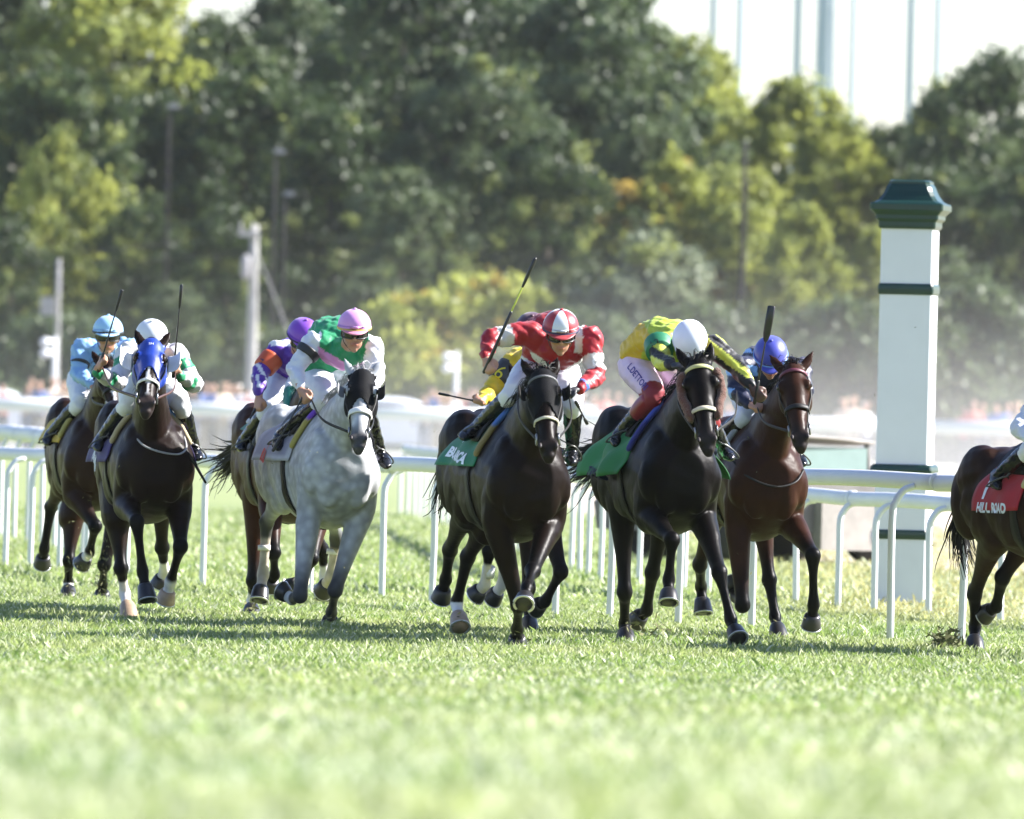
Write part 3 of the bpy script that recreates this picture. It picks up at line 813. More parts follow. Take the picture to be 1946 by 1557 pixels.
# ================================================================== air and track dust
def vol(name, col, dens, aniso):
    m = bpy.data.materials.new(name); m.use_nodes = True
    n = NT(m); n.N.remove(n.N['Principled BSDF'])
    pv = n.new('ShaderNodeVolumePrincipled'); pv.inputs['Color'].default_value = c4(col)
    pv.inputs['Density'].default_value = dens; pv.inputs['Anisotropy'].default_value = aniso
    n.link(pv.outputs[0], n.N['Material Output'].inputs['Volume'])
    return m
b = MB(); b.box((0, 300, 19), (440, 0, 0), (0, 360, 0), (0, 0, 20.5))
HZ = link('haze', b.mesh('haze', smooth=False), None, vol('haze_air', (.90, .95, 1.0), .00005, .3), 'stuff')
def dust_mat(dens):
    """dust thrown up over the sand: thickest at the ground, thinning upwards and sideways"""
    m = vol('dust_air', (.95, .94, .92), dens, .3); n = NT(m)
    pv = [x for x in n.N if x.type == 'PRINCIPLED_VOLUME'][0]
    tc = n.new('ShaderNodeTexCoord'); sx = n.new('ShaderNodeSeparateXYZ'); n.link(tc.outputs['Object'], sx.inputs[0])
    def ramp(sock, a, b_, p, lo=0):
        r = n.new('ShaderNodeMapRange', interpolation_type='SMOOTHSTEP'); r.inputs[1].default_value = a; r.inputs[2].default_value = b_
        r.inputs[3].default_value = lo; r.inputs[4].default_value = 1
        n.link(sock, r.inputs[0]); q = n.new('ShaderNodeMath', operation='POWER'); q.inputs[1].default_value = p
        n.link(r.outputs[0], q.inputs[0]); return q.outputs[0]
    fz = ramp(sx.outputs['Z'], 7.2, -1.2, 3.0); fx = ramp(sx.outputs['X'], -9.0, 6.0, 1.0, .22); fy = ramp(sx.outputs['Y'], -104.0, -60.0, 1.0)
    nz = n.new('ShaderNodeTexNoise', i_Scale=.09, i_Detail=2.0); n.link(tc.outputs['Object'], nz.inputs['Vector'])
    last = None
    for f in (fz, fx, fy, nz.outputs[0]):
        if last is None: last = f; continue
        q = n.new('ShaderNodeMath', operation='MULTIPLY'); n.link(last, q.inputs[0]); n.link(f, q.inputs[1]); last = q.outputs[0]
    q = n.new('ShaderNodeMath', operation='MULTIPLY'); q.inputs[1].default_value = dens * 2; n.link(last, q.inputs[0])
    n.link(q.outputs[0], pv.inputs['Density'])
    return m
b = MB(); b.box((0, 0, 5.9), (60, 0, 0), (0, 105, 0), (0, 0, 6.3))
DU = link('dust', b.mesh('dust', smooth=False), None, dust_mat(.0031), 'stuff')
DU.location = (0, 206, 0)
# ================================================================== race horses
coat = attrmat('horse_coat', rough=.40, var=.25, scale=7, bump=.20, bscale=30, spec=.07)
coat_grey = attrmat('dapple_grey_coat', rough=.48, var=.14, scale=5, bump=.10, bscale=55, mottle=.23, spec=.22)
hoofm = plain('hoof_horn', (.016, .0145, .0145), .34, var=.25, scale=18)
hoof_pale = plain('pale_hoof_horn', (.34, .24, .16), .45, var=.25, scale=18)
shoe = plain('aluminium_shoe', (.55, .55, .56), .35, metal=.8)
hairm = plain('black_hair', (.008, .007, .006), .55, var=.3, spec=.2)
hair_grey = plain('grey_hair', (.25, .25, .25), .5, var=.3)
eyem = plain('horse_eye', (.012, .008, .006), .06)
leather = plain('black_leather', (.012, .011, .010), .5, var=.2, spec=.25)
leather_br = plain('brown_leather', (.06, .022, .012), .4, var=.2)
wstrap = plain('white_strap', (.72, .70, .66), .5)
cream = plain('cream_sheepskin', (.55, .50, .38), .85, bump=.5, bscale=200)
bitm = plain('bit_steel', (.30, .30, .30), .3, metal=1.0)
ironm = plain('stirrup_iron', (.10, .10, .095), .35, metal=.7)
fleece = plain('brown_fleece', (.095, .036, .021), .95, var=.3, scale=30, bump=.9, bscale=120, sheen=.3)
nostm = plain('nostril_dark', (.02, .012, .011), .6)
clothm = attrmat('saddle_cloth_fabric', rough=.7, var=.06, bump=.25, bscale=120, sheen=.1)
printm = plain('white_print', (.78, .80, .84), .6)
printd = plain('dark_print', (.015, .02, .04), .6)
printr = plain('red_print', (.45, .05, .03), .6)
hood_mats = {}

class Horse:
    def __init__(s, px, Zw, yaw, scale=1.0, dz=0.0):
        s.Z = Zw; a = math.radians(yaw); s.sc = scale; s.dz = dz
        s.F = Vector((math.sin(a), -math.cos(a), 0)); s.R = Vector((math.cos(a), math.sin(a), 0)); s.U = Vector((0, 0, 1))
        s.O = Vector((XatPx(px, Zw), Zw, 0))
    def loc(s, x, y, z): return s.O + (s.R * x + s.F * y) * s.sc + s.U * (z * s.sc + s.dz)
    def pj(s, p): return P(p[0], p[1], s.Z - p[2])

FORE = [(0, .092, .118), (.3, .078, .092), (.65, .057, .062), (.88, .048, .051)]
def leg_chain(kind, E, K, T, S):
    L = lambda a, b, t: a.lerp(b, t)
    C = L(T, S, .52)
    if kind == 'F':
        rows = [(L(E, K, t), a, b) for t, a, b in FORE]
        rows += [(K, .053, .054), (L(K, T, .15), .042, .046), (L(K, T, .38), .0305, .038), (L(K, T, .75), .031, .039), (T, .044, .049), (L(T, C, .55), .034, .038), (C, .045, .049)]
    else:
        rows = [(E, .110, .165), (L(E, K, .3), .078, .108), (L(E, K, .66), .050, .066), (L(E, K, .88), .043, .060),
                (K, .052, .064), (L(K, T, .18), .041, .051), (L(K, T, .45), .034, .042), (L(K, T, .78), .033, .042), (T, .045, .050), (L(T, C, .55), .035, .039), (C, .046, .050)]
    return rows, C
def hoof(C, S, T, R, root, off, planted, front, mat):
    """a hoof: sloping wall, flat sole and a thin metal shoe"""
    ax = (S - C).normalized()
    nrm = Vector((0, 0, -1)) if planted else ax
    lat = (R - nrm * R.dot(nrm)).normalized()
    toe = nrm.cross(lat); toe = toe if toe.dot(front) > 0 else -toe
    b = MB(); prev = None; n = 20
    Cc, Sc = C - ax * .012, S
    for t, k in ((0, .86), (.12, 1.0), (.5, 1.12), (.9, 1.24), (1, 1.25)):
        c = Cc.lerp(Sc, t); nn = ax.lerp(nrm, t).normalized()
        la = (R - nn * R.dot(nn)).normalized(); to = nn.cross(la); to = to if to.dot(front) > 0 else -to
        r = []
        for j in range(n):
            th = 2 * math.pi * j / n; cx, sy = math.cos(th), math.sin(th)
            r.append(c + la * (.053 * k * cx) + to * ((.057 * k if sy > 0 else .050 * k) * sy + .010 * t))
        r = b.ring(r)
        if prev: b.bridge(prev, r)
        else: b.face(r[::-1])
        prev = r
    b.face(prev)
    h = link('hoof', b.mesh('hoof', off), root, mat)
    b = MB()
    pts = [S + nrm * .004 + toe * .010 + lat * (.061 * math.cos(t)) + toe * (.066 * math.sin(t)) for t in np.linspace(math.radians(-50), math.radians(230), 22)]
    b.tube(pts, .009, .005, nrm.cross(lat), n=6, k=1)
    link('shoe', b.mesh('shoe', off), h, shoe)
    return h

def horse(name, label, px, Zw, yaw, base, legs, poll, muzzle, turn=0.0, scale=1.0, dz=0.0, dark_leg=(.0038, .0034, .0034), muzzle_c=(.012, .009, .008),
          grey=False, blaze=None, voxel=.012, tail=None, ears=((-1, .35), (1, .35)), hock_white=None, socks={}, mane=True, bulk=1.0, hoofs={}, group='race horses'):
    h = Horse(px, Zw, yaw, scale, dz); off = h.O; L = h.loc; R, F, U = h.R, h.F, h.U
    root = empty('race_horse', off, label, 'horse', group)
    b = MB()
    # ---- trunk
    st = [(.47, 1.06, .12, .14, .1), (.40, 1.06, .22, .24, .15), (.26, 1.06, .262, .34, .22), (.10, 1.07, .280, .41, .46), (-.08, 1.075, .278, .425, .55), (-.30, 1.07, .288, .395, .45),
          (-.52, 1.075, .292, .375, .30), (-.74, 1.11, .278, .350, .12), (-.94, 1.16, .268, .320, .05), (-1.12, 1.17, .235, .275, .1), (-1.28, 1.16, .165, .195, .15), (-1.36, 1.16, .09, .11, .2)]
    D = cr(st, 4); rings = []; n = 28
    for y, z, hw, hh, kt in D:
        r = []
        for j in range(n):
            a = 2 * math.pi * j / n; ca, sa = math.cos(a), math.sin(a)
            w = hw * bulk * (1 - kt * max(0, ca) ** 1.5)
            r.append(L(w * sa * (1 if abs(sa) < .2 else 1), y, z + hh * ca))
        rings.append(b.ring(r))
    b.face(rings[0]); b.face(rings[-1][::-1])
    for p, q in zip(rings[:-1], rings[1:]): b.bridge(p, q)
    def ell(c, rx, ry, rz, tilt=0.0):
        ct, s_ = math.cos(tilt), math.sin(tilt)
        b.ell(L(*c), R * rx * scale, (F * ct + U * s_) * ry * scale, (U * ct - F * s_) * rz * scale)
    for s in (-1, 1):
        ell((s * .150, .20, 1.08), .085, .16, .26, -.35)       # shoulder blade
        ell((s * .192, .30, 1.02), .078, .11, .15)             # point of shoulder
        ell((s * .095, .385, .975), .095, .085, .18)           # breast
        ell((s * .182, .18, .91), .090, .13, .20)              # upper arm
        ell((s * .135, -.98, 1.25), .155, .27, .235, .25)      # croup
        ell((s * .145, -1.14, 1.08), .125, .19, .28, .15)      # buttock
        ell((s * .185, -.80, 1.02), .105, .19, .25, -.3)       # thigh
        ell((s * .195, -.36, .98), .095, .26, .22)             # ribs
    ell((0, -.04, 1.44), .055, .22, .08)                       # withers
    # ---- head frame
    Hp, Hm = h.pj(poll), h.pj(muzzle)
    ax = (Hm - Hp).normalized(); hl = (Hm - Hp).length; hs = hl / .60
    la = (R - ax * R.dot(ax)).normalized(); la = Matrix.Rotation(math.radians(turn), 3, ax) @ la
    fr = la.cross(ax); fr = fr if fr.dot(F + U * .3) > 0 else -fr
    def hd(s, l=0.0, f=0.0): return Hp + ax * (s * hs) + la * (l * hs) + fr * (f * hs)
    prof = [(-.03, .050, .060, -.035), (.02, .076, .090, -.035), (.09, .091, .113, -.048), (.16, .101, .130, -.058), (.24, .090, .120, -.055), (.33, .069, .092, -.034), (.42, .056, .072, -.020), (.49, .056, .063, -.020), (.55, .054, .056, -.026), (.60, .036, .036, -.036)]
    b.tube([hd(s, 0, c) for s, _, _, c in prof], [x[1] * hs for x in prof], [x[2] * hs for x in prof], la, n=18, k=3)
    for s in (-1, 1):
        b.ell(hd(.15, s * .082, .020), la * .030 * hs, fr * .034 * hs, ax * .045 * hs)          # brow
        b.ell(hd(.19, s * .070, -.085), la * .040 * hs, fr * .085 * hs, ax * .095 * hs)         # cheek
        b.ell(hd(.30, s * .048, .012), la * .020 * hs, fr * .020 * hs, ax * .10 * hs)           # face ridge
        b.ell(hd(.535, s * .038, .018), la * .026 * hs, fr * .022 * hs, ax * .036 * hs)         # nostril wing
    b.ell(hd(.585, 0, -.052), la * .036 * hs, fr * .030 * hs, ax * .030 * hs)                   # chin
    b.ell(hd(.60, 0, -.015), la * .040 * hs, fr * .032 * hs, ax * .022 * hs)                    # upper lip
    eard = {}
    for s, out in ears:
        d = (-ax * .92 + la * s * out + fr * .10).normalized(); e0 = hd(-.005, s * .058, -.045)
        w = (la - d * la.dot(d)).normalized()
        b.tube([e0 - d * .03, e0 + d * .02, e0 + d * .07, e0 + d * .12, e0 + d * .165], [.028, .031, .036, .027, .006], [.022, .022, .018, .013, .005], w, n=12, k=3)
        eard[s] = (e0, d, w)
    # ---- neck
    N0, N1 = L(0, .06, 1.19), hd(.075, 0, -.085)
    mid = N0.lerp(N1, .5) + U * .03
    b.tube([L(0, -.12, 1.10), N0, N0.lerp(mid, .55), mid, mid.lerp(N1, .55), N1], [.13, .150, .130, .108, .090, .078], [.30, .32, .265, .20, .165, .125], R, n=18, k=4)
    b.tube([L(0, .30, 1.02), mid.lerp(N0, .4) + F * .10 - U * .06, hd(.16, 0, -.14)], [.075, .060, .045], [.06, .05, .04], R, n=10, k=4)   # windpipe
    # ---- legs
    info = []
    for key, (kind, side, E, K, T, S, planted) in legs.items():
        K, T, S = h.pj(K), h.pj(T), h.pj(S)
        if planted: S.z = .012
        if E is None: E = L(side * (.178 if kind == 'F' else .150), .18 if kind == 'F' else -.72, .80 if kind == 'F' else .90)
        else: E = h.pj(E)
        rows, C = leg_chain(kind, E, K, T, S)
        if kind == 'F':
            top = [(L(side * .178, .22, 1.0), .09, .13)]
            b.ell(E.lerp(K, .16) + R * side * .01, R * .078, (K - E).normalized() * .17, F * .09)
        else:
            top = [(L(side * .15, -.98, 1.12), .125, .21)]
            hk = (K - E).normalized(); back = -(F - hk * F.dot(hk)).normalized()
            b.ell(K + back * .042 - hk * .02, R * .026, back * .032, hk * .05)
        rows = top + rows
        b.tube([r[0] for r in rows], [r[1] for r in rows], [r[2] for r in rows], R, n=14, k=4)
        b.ell(K, R * .057, F * .053, U * .058)
        b.ell(T - F * .020, R * .036, F * .040, U * .042)
        info.append((key, E, K, T, C, S, planted))
    me = b.skin('body', voxel, off, iters=5, factor=.5)
    V = verts_np(me) + np.array(off)[None, :]
    # ---- coat colours
    Cc = np.tile(np.array(base, float), (len(V), 1))
    hz = V[:, 2]
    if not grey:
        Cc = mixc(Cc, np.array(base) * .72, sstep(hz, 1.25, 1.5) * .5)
    ha = (V - np.array(Hp)) @ np.array(ax) / hs; hlat = (V - np.array(Hp)) @ np.array(la) / hs; hf = (V - np.array(Hp)) @ np.array(fr) / hs
    inhead = (ha > -.02) & (np.abs(hlat) < .14) & (hf > -.2) & (hf < .12) & (ha < .66)
    Cc = mixc(Cc, muzzle_c, inhead * sstep(ha, .40, .54))
    if blaze:
        w = blaze[0] * (1 - .3 * sstep(ha, .1, .4)) + .006 * np.sin(ha * 40)
        m = inhead * (1 - sstep(np.abs(hlat + .004 * np.sin(ha * 25)), w * .8, w * 1.1)) * (hf > 0) * sstep(ha, blaze[1] - .03, blaze[1] + .02) * (1 - sstep(ha, blaze[2] - .03, blaze[2] + .02))
        Cc = mixc(Cc, (.62, .60, .58), m)
    for key, E, K, T, C, S, planted in info:
        d1, t1 = seg_dist(V, E.lerp(K, .35), K); d2, t2 = seg_dist(V, K, T); d3, t3 = seg_dist(V, T, S)
        near = np.minimum(np.minimum(d1, d2), d3)
        lower = np.where(d2 < d1, 1.0, sstep(t1, .25, .95)); lower = np.where(d3 < np.minimum(d1, d2), 1.0, lower)
        mask = lower * (near < .10)
        Cc = mixc(Cc, dark_leg, mask)
        sk = socks.get(key)
        if sk:
            kk = np.where(d3 < d2, 1.0, sstep(t2, sk[0] - .06, sk[0] + .06)) * (np.minimum(d2, d3) < .075) * (np.minimum(d2, d3) < d1 + .001)
            Cc = mixc(Cc, sk[1], kk)
    for s, (e0, d, w) in eard.items():
        a_ = (V - np.array(e0)) @ np.array(d); q = np.linalg.norm(V - np.array(e0)[None, :], axis=1)
        m = (a_ > .01) & (q < .2)
        nf = np.array(fr)[None, :]
        Cc = mixc(Cc, np.array(base) * .45, m * .6 * sstep(a_, .10, .17))
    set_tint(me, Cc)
    # veins and muscle ripple
    nv = np.empty(len(V) * 3, np.float32); me.vertices.foreach_get('normal', nv); nv = nv.reshape(-1, 3)
    ss = np.sin(V[:, 0] * 23 + np.sin(V[:, 2] * 17) * 2.1) * np.sin(V[:, 2] * 19 + np.sin(V[:, 1] * 13) * 1.7) * np.sin(V[:, 1] * 15 + 1.0)
    set_verts(me, verts_np(me) + nv * (ss * .0045 * ((~inhead) & (hz > .7)))[:, None])
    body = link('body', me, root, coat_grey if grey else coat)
    tree = bvh_of(me)
    h.root, h.body, h.tree, h.off, h.hd, h.ax, h.la, h.fr, h.hs = root, body, tree, off, hd, ax, la, fr, hs
    h.info = info
    # ---- hooves
    for key, E, K, T, C, S, planted in info:
        hoof(C, S, T, R, root, off, planted, F, hoofs.get(key, hoofm))
    # ---- eyes, nostrils
    h.eye = {}
    for s in (-1, 1):
        o = hd(.155, s * .2, .02); q = tree.ray_cast(o - off, -la * s, .4)
        p = (q[0] + off) if q[0] is not None else hd(.155, s * .095, .02)
        h.eye[s] = p
        b = MB(); b.ell(p - la * s * .008, la * .016, fr * .020, ax * .022); link('eye', b.mesh('eye', off), root, eyem)
        o = hd(.545, s * .05, .25); q = tree.ray_cast(o - off, -fr, .5)
        p = (q[0] + off) if q[0] is not None else hd(.545, s * .04, .04)
        b = MB(); b.ell(p, la * .011, fr * .008, ax * .020); link('nostril', b.mesh('nostril', off), root, nostm)
    # ---- mane and forelock
    if mane:
        S_ = []
        for i in range(150):
            t = i / 149 * (.78 if mane == 'no_forelock' else 1); c = N0.lerp(N1, t) + U * .0
            q = tree.ray_cast(c + (U * .9 - F * .35).normalized() * .5 - off + R * rnd.uniform(-.015, .015), -(U * .9 - F * .35).normalized(), .6)
            if q[0] is None: continue
            p = q[0] + off; ln = rnd.uniform(.08, .17); sd = rnd.choice((-1, -1, 1)) * rnd.uniform(.4, 1.0)
            S_.append([p - U * .01, p + U * .025 - F * .03 + R * sd * .03, p + U * .01 - F * ln * .5 + R * sd * .07, p - F * ln * .8 + R * sd * .10 - U * .05])
        for i in range(0 if mane == 'no_forelock' else 45):
            p = hd(rnd.uniform(-.03, .03), rnd.uniform(-.04, .04), rnd.uniform(-.02, .03)); k = rnd.uniform(.05, .13); w = rnd.uniform(-1, 1)
            S_.append([p, p - ax * k * .5 + la * w * .03 + fr * .01, p - ax * k * .75 + la * w * .07 - fr * .02, p - ax * k * .7 + la * w * .11 - fr * .05])
        link('mane', ribbon_mesh('mane', S_, .010, off), root, hair_grey if mane == 'grey' else hairm)
    if tail:
        pts = [h.pj(p) for p in tail['pts']]; S_ = []
        for i in range(tail.get('n', 150)):
            dsp = Vector((rnd.gauss(0, 1), rnd.gauss(0, 1), rnd.gauss(0, 1))) * tail.get('spread', .05); ph = rnd.uniform(0, 6); cut = rnd.uniform(.55, 1.0)
            C_ = cr(pts, 4); m = max(4, int(len(C_) * cut)); st_ = []
            for j in range(m):
                t = j / len(C_); st_.append(Vector(C_[j]) + dsp * (.25 + 1.6 * t) + Vector((math.sin(ph + t * 5), 0, math.cos(ph * 1.3 + t * 6))) * .03 * t)
            S_.append(st_)
        link('tail', ribbon_mesh('tail', S_, .017, off), root, tail.get('mat', hairm))
    return h
# ------------------------------------------------------------------ tack
def surf(h, y, phi, lift=.0, zc=1.12):
    """point on the horse's barrel at station y, angle phi from the top (radians, + is the camera's right)"""
    c = h.loc(0, y, zc); d = (h.R * math.sin(phi) + h.U * math.cos(phi)).normalized()
    q = h.tree.ray_cast(c + d * .75 - h.off, -d, .75)
    p = (q[0] + h.off) if q[0] is not None else c + d * .4
    return p + d * lift
def sheet(pf, nu, nv, thick, nf):
    """closed two-sided cloth from a point function pf(u,v); nf gives the outward direction"""
    b = MB(); top = [[None] * (nv + 1) for _ in range(nu + 1)]; bot = [[None] * (nv + 1) for _ in range(nu + 1)]
    for i in range(nu + 1):
        for j in range(nv + 1):
            p = pf(i / nu, j / nv); d = nf(i / nu, j / nv)
            top[i][j] = len(b.v); b.v.append(tuple(p)); bot[i][j] = len(b.v); b.v.append(tuple(p - d * thick))
    for i in range(nu):
        for j in range(nv):
            b.face((top[i][j], top[i + 1][j], top[i + 1][j + 1], top[i][j + 1])); b.face((bot[i][j], bot[i][j + 1], bot[i + 1][j + 1], bot[i + 1][j]))
    for i in range(nu):
        b.face((top[i][0], bot[i][0], bot[i + 1][0], top[i + 1][0])); b.face((top[i][nv], top[i + 1][nv], bot[i + 1][nv], bot[i][nv]))
    for j in range(nv):
        b.face((top[0][j], top[0][j + 1], bot[0][j + 1], bot[0][j])); b.face((top[nu][j], bot[nu][j], bot[nu][j + 1], top[nu][j + 1]))
    return b
def saddlery(h, col, y0=-.66, y1=-.10, drop=1.42, flutter=.012, edge=None, edgew=.04, pad=((.3, .3, .3), (.2, .2, .2)), front=None):
    out = lambda u, v: (h.R * math.sin((v - .5) * 2 * drop) + h.U * math.cos((v - .5) * 2 * drop)).normalized()
    def pf(u, v):
        ph = (v - .5) * 2 * drop; e = abs(v - .5) * 2
        ya = -.54 + (y0 + .54) * sstep(e, .15, .75)      # cut back towards the lower hind corner
        y = ya + (y1 - ya) * u
        lift = .016 + flutter * e * e * (1 + math.sin(u * 9 + ph * 3) + .5 * math.sin(u * 17 - ph * 5)) + .07 * max(0, e - .5) * (1 - u)
        return surf(h, y, ph, lift)
    b = sheet(pf, 16, 44, .006, out)
    me = b.mesh('saddle_cloth', h.off); n = len(me.vertices)
    C = np.tile(np.array(col, float), (n, 1))
    nv = 45; idx = np.arange(n) // 2; ui = (idx // nv) / 16; vi = np.abs((idx % nv) / 44 - .5) * 2
    if edge is not None:
        m = (ui > 1 - edgew * 3) | (vi > 1 - edgew * 2) | (ui < edgew * 1.5); C[m] = edge
    if front is not None: C[ui > .72] = front
    set_tint(me, C)
    cl = link('saddle_cloth', me, h.root, clothm)
    # padded roll along the front edge
    pts = [surf(h, y1 + .012, ph, .022) for ph in np.linspace(-1.25, 1.25, 31)]
    b = MB(); b.tube(pts, .020, .020, h.F, n=8, k=1); me = b.mesh('saddle_pad', h.off)
    V = verts_np(me) + np.array(h.off); z = V[:, 2]; zt = max(z)
    C = np.where((zt - z < .17)[:, None], np.array(pad[0])[None, :], np.array(pad[1])[None, :]); set_tint(me, C)
    link('saddle_pad', me, h.root, clothm)
    # racing saddle: thin seat and flaps
    b = sheet(lambda u, v: surf(h, -.56 + .40 * u, (v - .5) * 1.9, .034 + .03 * (1 - u) ** 2 * (1 - abs(v - .5) * 2) + .02 * u * (1 - abs(2 * v - 1))), 10, 16, .012, lambda u, v: (h.R * math.sin((v - .5) * 1.9) + h.U * math.cos((v - .5) * 1.9)).normalized())
    link('saddle', b.mesh('saddle', h.off), h.root, leather)
    b = sheet(lambda u, v: surf(h, -.24 + .085 * u, .8 + v * (2 * math.pi - 1.6), .012), 2, 40, .008, lambda u, v: (h.R * math.sin(.8 + v * (2 * math.pi - 1.6)) + h.U * math.cos(.8 + v * (2 * math.pi - 1.6))).normalized())
    link('girth', b.mesh('girth', h.off), h.root, leather)
    return cl
def head_pt(h, s, ang, lift=.006):
    """point on the face at distance s down from the poll, ang from the front of the face"""
    c = h.hd(s, 0, -.02 if s < .3 else -.015); d = (h.fr * math.cos(ang) + h.la * math.sin(ang)).normalized()
    q = h.tree.ray_cast(c + d * .2 - h.off, -d, .2)
    p = (q[0] + h.off) if q[0] is not None else c + d * .08
    return p + d * lift
def strap(h, pts, w, name, mat, t=.004):
    b = MB(); d = h.ax
    b.tube(pts, w, t + .002, d, n=8, k=2)
    return link(name, b.mesh(name, h.off), h.root, mat)
def bridle(h, nose=None, nose_s=.34, brow=None, hands=None, lth=leather, nose_w=.016, rein_mat=None, cheek=True, brow_w=.009):
    aa = np.linspace(-1.75, 1.75, 15)
    if nose is not None: strap(h, [head_pt(h, nose_s, a, .010) for a in aa], nose_w, 'noseband', nose)
    if brow is not None: strap(h, [head_pt(h, .055, a, .008) for a in np.linspace(-1.5, 1.5, 13)], brow_w, 'browband', brow)
    for s in (-1, 1):
        if cheek:
            pts = [head_pt(h, x, s * a, .007) for x, a in ((.05, 1.5), (.12, 1.62), (.22, 1.6), (.32, 1.5), (.42, 1.4), (.46, 1.35))]
            b = MB(); b.tube(pts, .008, .005, h.fr, n=6, k=2); link('cheek_strap', b.mesh('cheek_strap', h.off), h.root, lth)
        c = head_pt(h, .475, s * 1.45, .014); b = MB()
        b.tube([c + h.ax * .033 * math.cos(t) - h.fr * .033 * math.sin(t) for t in np.linspace(0, 2 * math.pi, 19)], .006, n=6, k=1); link('bit_ring', b.mesh('bit_ring', h.off), h.root, bitm)
        if hands and hands.get(s) is not None:
            q = h.pj(hands[s]); m = c.lerp(q, .5) - Vector((0, 0, .03)) + h.R * s * .05
            b = MB(); b.tube([c, m, q], .010, .005, (0, 0, 1), n=6, k=6); link('rein', b.mesh('rein', h.off), h.root, rein_mat or lth)
def hood(h, name, mat, s0=-.02, s1=.27, hole=.036, back=2.2, lift=.007):
    """a fabric race hood cut to the head's own surface"""
    me = h.body.data; V = verts_np(me) + np.array(h.off)
    nv = np.empty(len(V) * 3, np.float32); me.vertices.foreach_get('normal', nv); nv = nv.reshape(-1, 3)
    D = V - np.array(h.hd(0)); a = D @ np.array(h.ax) / h.hs; l = D @ np.array(h.la) / h.hs; f = D @ np.array(h.fr) / h.hs
    curve = s1 - .05 * (np.abs(l) / .09) ** 2 * -1 - .035 * np.cos(np.clip(l / .05, -1.5, 1.5) * 2)
    ok = (a > s0) & (a < curve) & (np.abs(l) < .13) & (f > -.12) & (f < .13)
    for s in (-1, 1):
        e = np.array(h.eye[s]); ok &= np.linalg.norm(V - e, axis=1) > hole
    keep = [p for p in me.polygons if all(ok[i] for i in p.vertices)]
    used = sorted({i for p in keep for i in p.vertices}); mp = {i: k for k, i in enumerate(used)}
    vs = [tuple(V[i] + nv[i] * lift - np.array(h.off)) for i in used]
    hm = bpy.data.meshes.new(name); hm.from_pydata(vs, [], [tuple(mp[i] for i in p.vertices) for p in keep])
    hm.polygons.foreach_set('use_smooth', [True] * len(hm.polygons)); hm.update()
    o = link(name, hm, h.root, mat)
    md = o.modifiers.new('cloth thickness', 'SOLIDIFY'); md.thickness = .005; md.offset = -1
    return o
def blinker(h, s, mat, size=.062, open_=.75, clear=None):
    """a stiff cup behind the eye, open to the front"""
    c = h.eye[s] + h.la * s * .004
    def pf(u, v):
        th = (v - .5) * 2.6; ph = u * 1.5
        r = size
        return c - h.fr * (r * math.cos(ph) * .8 - .016) * math.cos(th * .6) + h.la * s * (r * math.sin(ph) * open_ + .004) + h.ax * (r * 1.15 * math.sin(th * .62)) + h.fr * (.035 * u * u)
    b = sheet(pf, 8, 12, .004, lambda u, v: h.la * s)
    return link('blinker_cup', b.mesh('blinker_cup', h.off), h.root, mat)
def cloth_text(h, txt, y, z, size, mat, side=-1, lift=.006, sx=1.0, bold=.0, tilt=0.0, name='lettering', cl=None):
    """lettering on the side of the saddle cloth"""
    me = cl.data; t = bvh_of(me)
    u = (h.F * (-side)).normalized()      # reads from tail to shoulder on the near (camera-left) side
    u = (Matrix.Rotation(tilt, 3, h.R) @ u)
    v = (Matrix.Rotation(tilt, 3, h.R) @ h.U)
    n = (h.R * side)
    m = project_text(txt, size, t, h.loc(side * .30, y, z) - h.off, u, v, n, lift, 'lettering', bold, sx)
    return link(name, m, cl, mat)
# ================================================================== jockeys
skinm = attrmat('skin', rough=.5, var=.06, scale=20, bump=.05, bscale=160)
silkm = attrmat('racing_silk', rough=.46, var=.07, scale=8, bump=.45, bscale=22, spec=.35, sheen=.1)
breechm = attrmat('breeches_cloth', rough=.6, var=.04, scale=8, bump=.2, bscale=30)
bootm = plain('boot_leather', (.006, .006, .007), .2, var=.3, scale=14, bump=.25, bscale=26)
lens = plain('goggle_lens', (.010, .010, .011), .05)
frame = plain('goggle_frame', (.02, .02, .022), .35)
whipm = plain('whip_leather', (.012, .011, .011), .32)
SK = (.42, .22, .14)
def crinkle(me, off, amp, f, seed):
    V = verts_np(me); n = len(V)
    nv = np.empty(n * 3, np.float32); me.vertices.foreach_get('normal', nv); nv = nv.reshape(-1, 3)
    W = V * f
    s = np.sin(W[:, 0] * 1.9 + np.sin(W[:, 2] * 1.3 + seed) * 1.8) * np.sin(W[:, 2] * 1.7 + np.sin(W[:, 1] * 1.1 + seed * 2) * 1.6) + .6 * np.sin(W[:, 2] * 3.7 + W[:, 0] * 2.9 + np.sin(W[:, 1] * 3) * 1.5 + seed)
    set_verts(me, V + nv * (s * amp)[:, None])
def fist(b, hand, wrist, grip):
    d = (hand - wrist).normalized(); g = (grip - d * grip.dot(d)).normalized(); n = d.cross(g)
    b.ell(hand - d * .012, g * .042, d * .046, n * .019)
    for i, o in enumerate((.030, .010, -.010, -.029)):
        L = (.94, 1.05, 1.0, .82)[i]; r = (.0095, .0098, .0092, .0082)[i]
        p = hand + d * .022 + g * o + n * .006
        b.tube([p, p + d * .026 * L - n * .004, p + d * .030 * L - n * .026 * L, p + d * .008 * L - n * .038 * L, p - d * .012 * L - n * .030], [r * 1.1, r * 1.05, r, r * .95, r * .85], n=8, k=2)
    p = hand - d * .018 + g * .036 - n * .004
    b.tube([p, p + d * .018 + g * .014 - n * .016, p + d * .036 + g * .004 - n * .032, p + d * .040 - g * .014 - n * .042], [.013, .0115, .0105, .009], n=8, k=2)
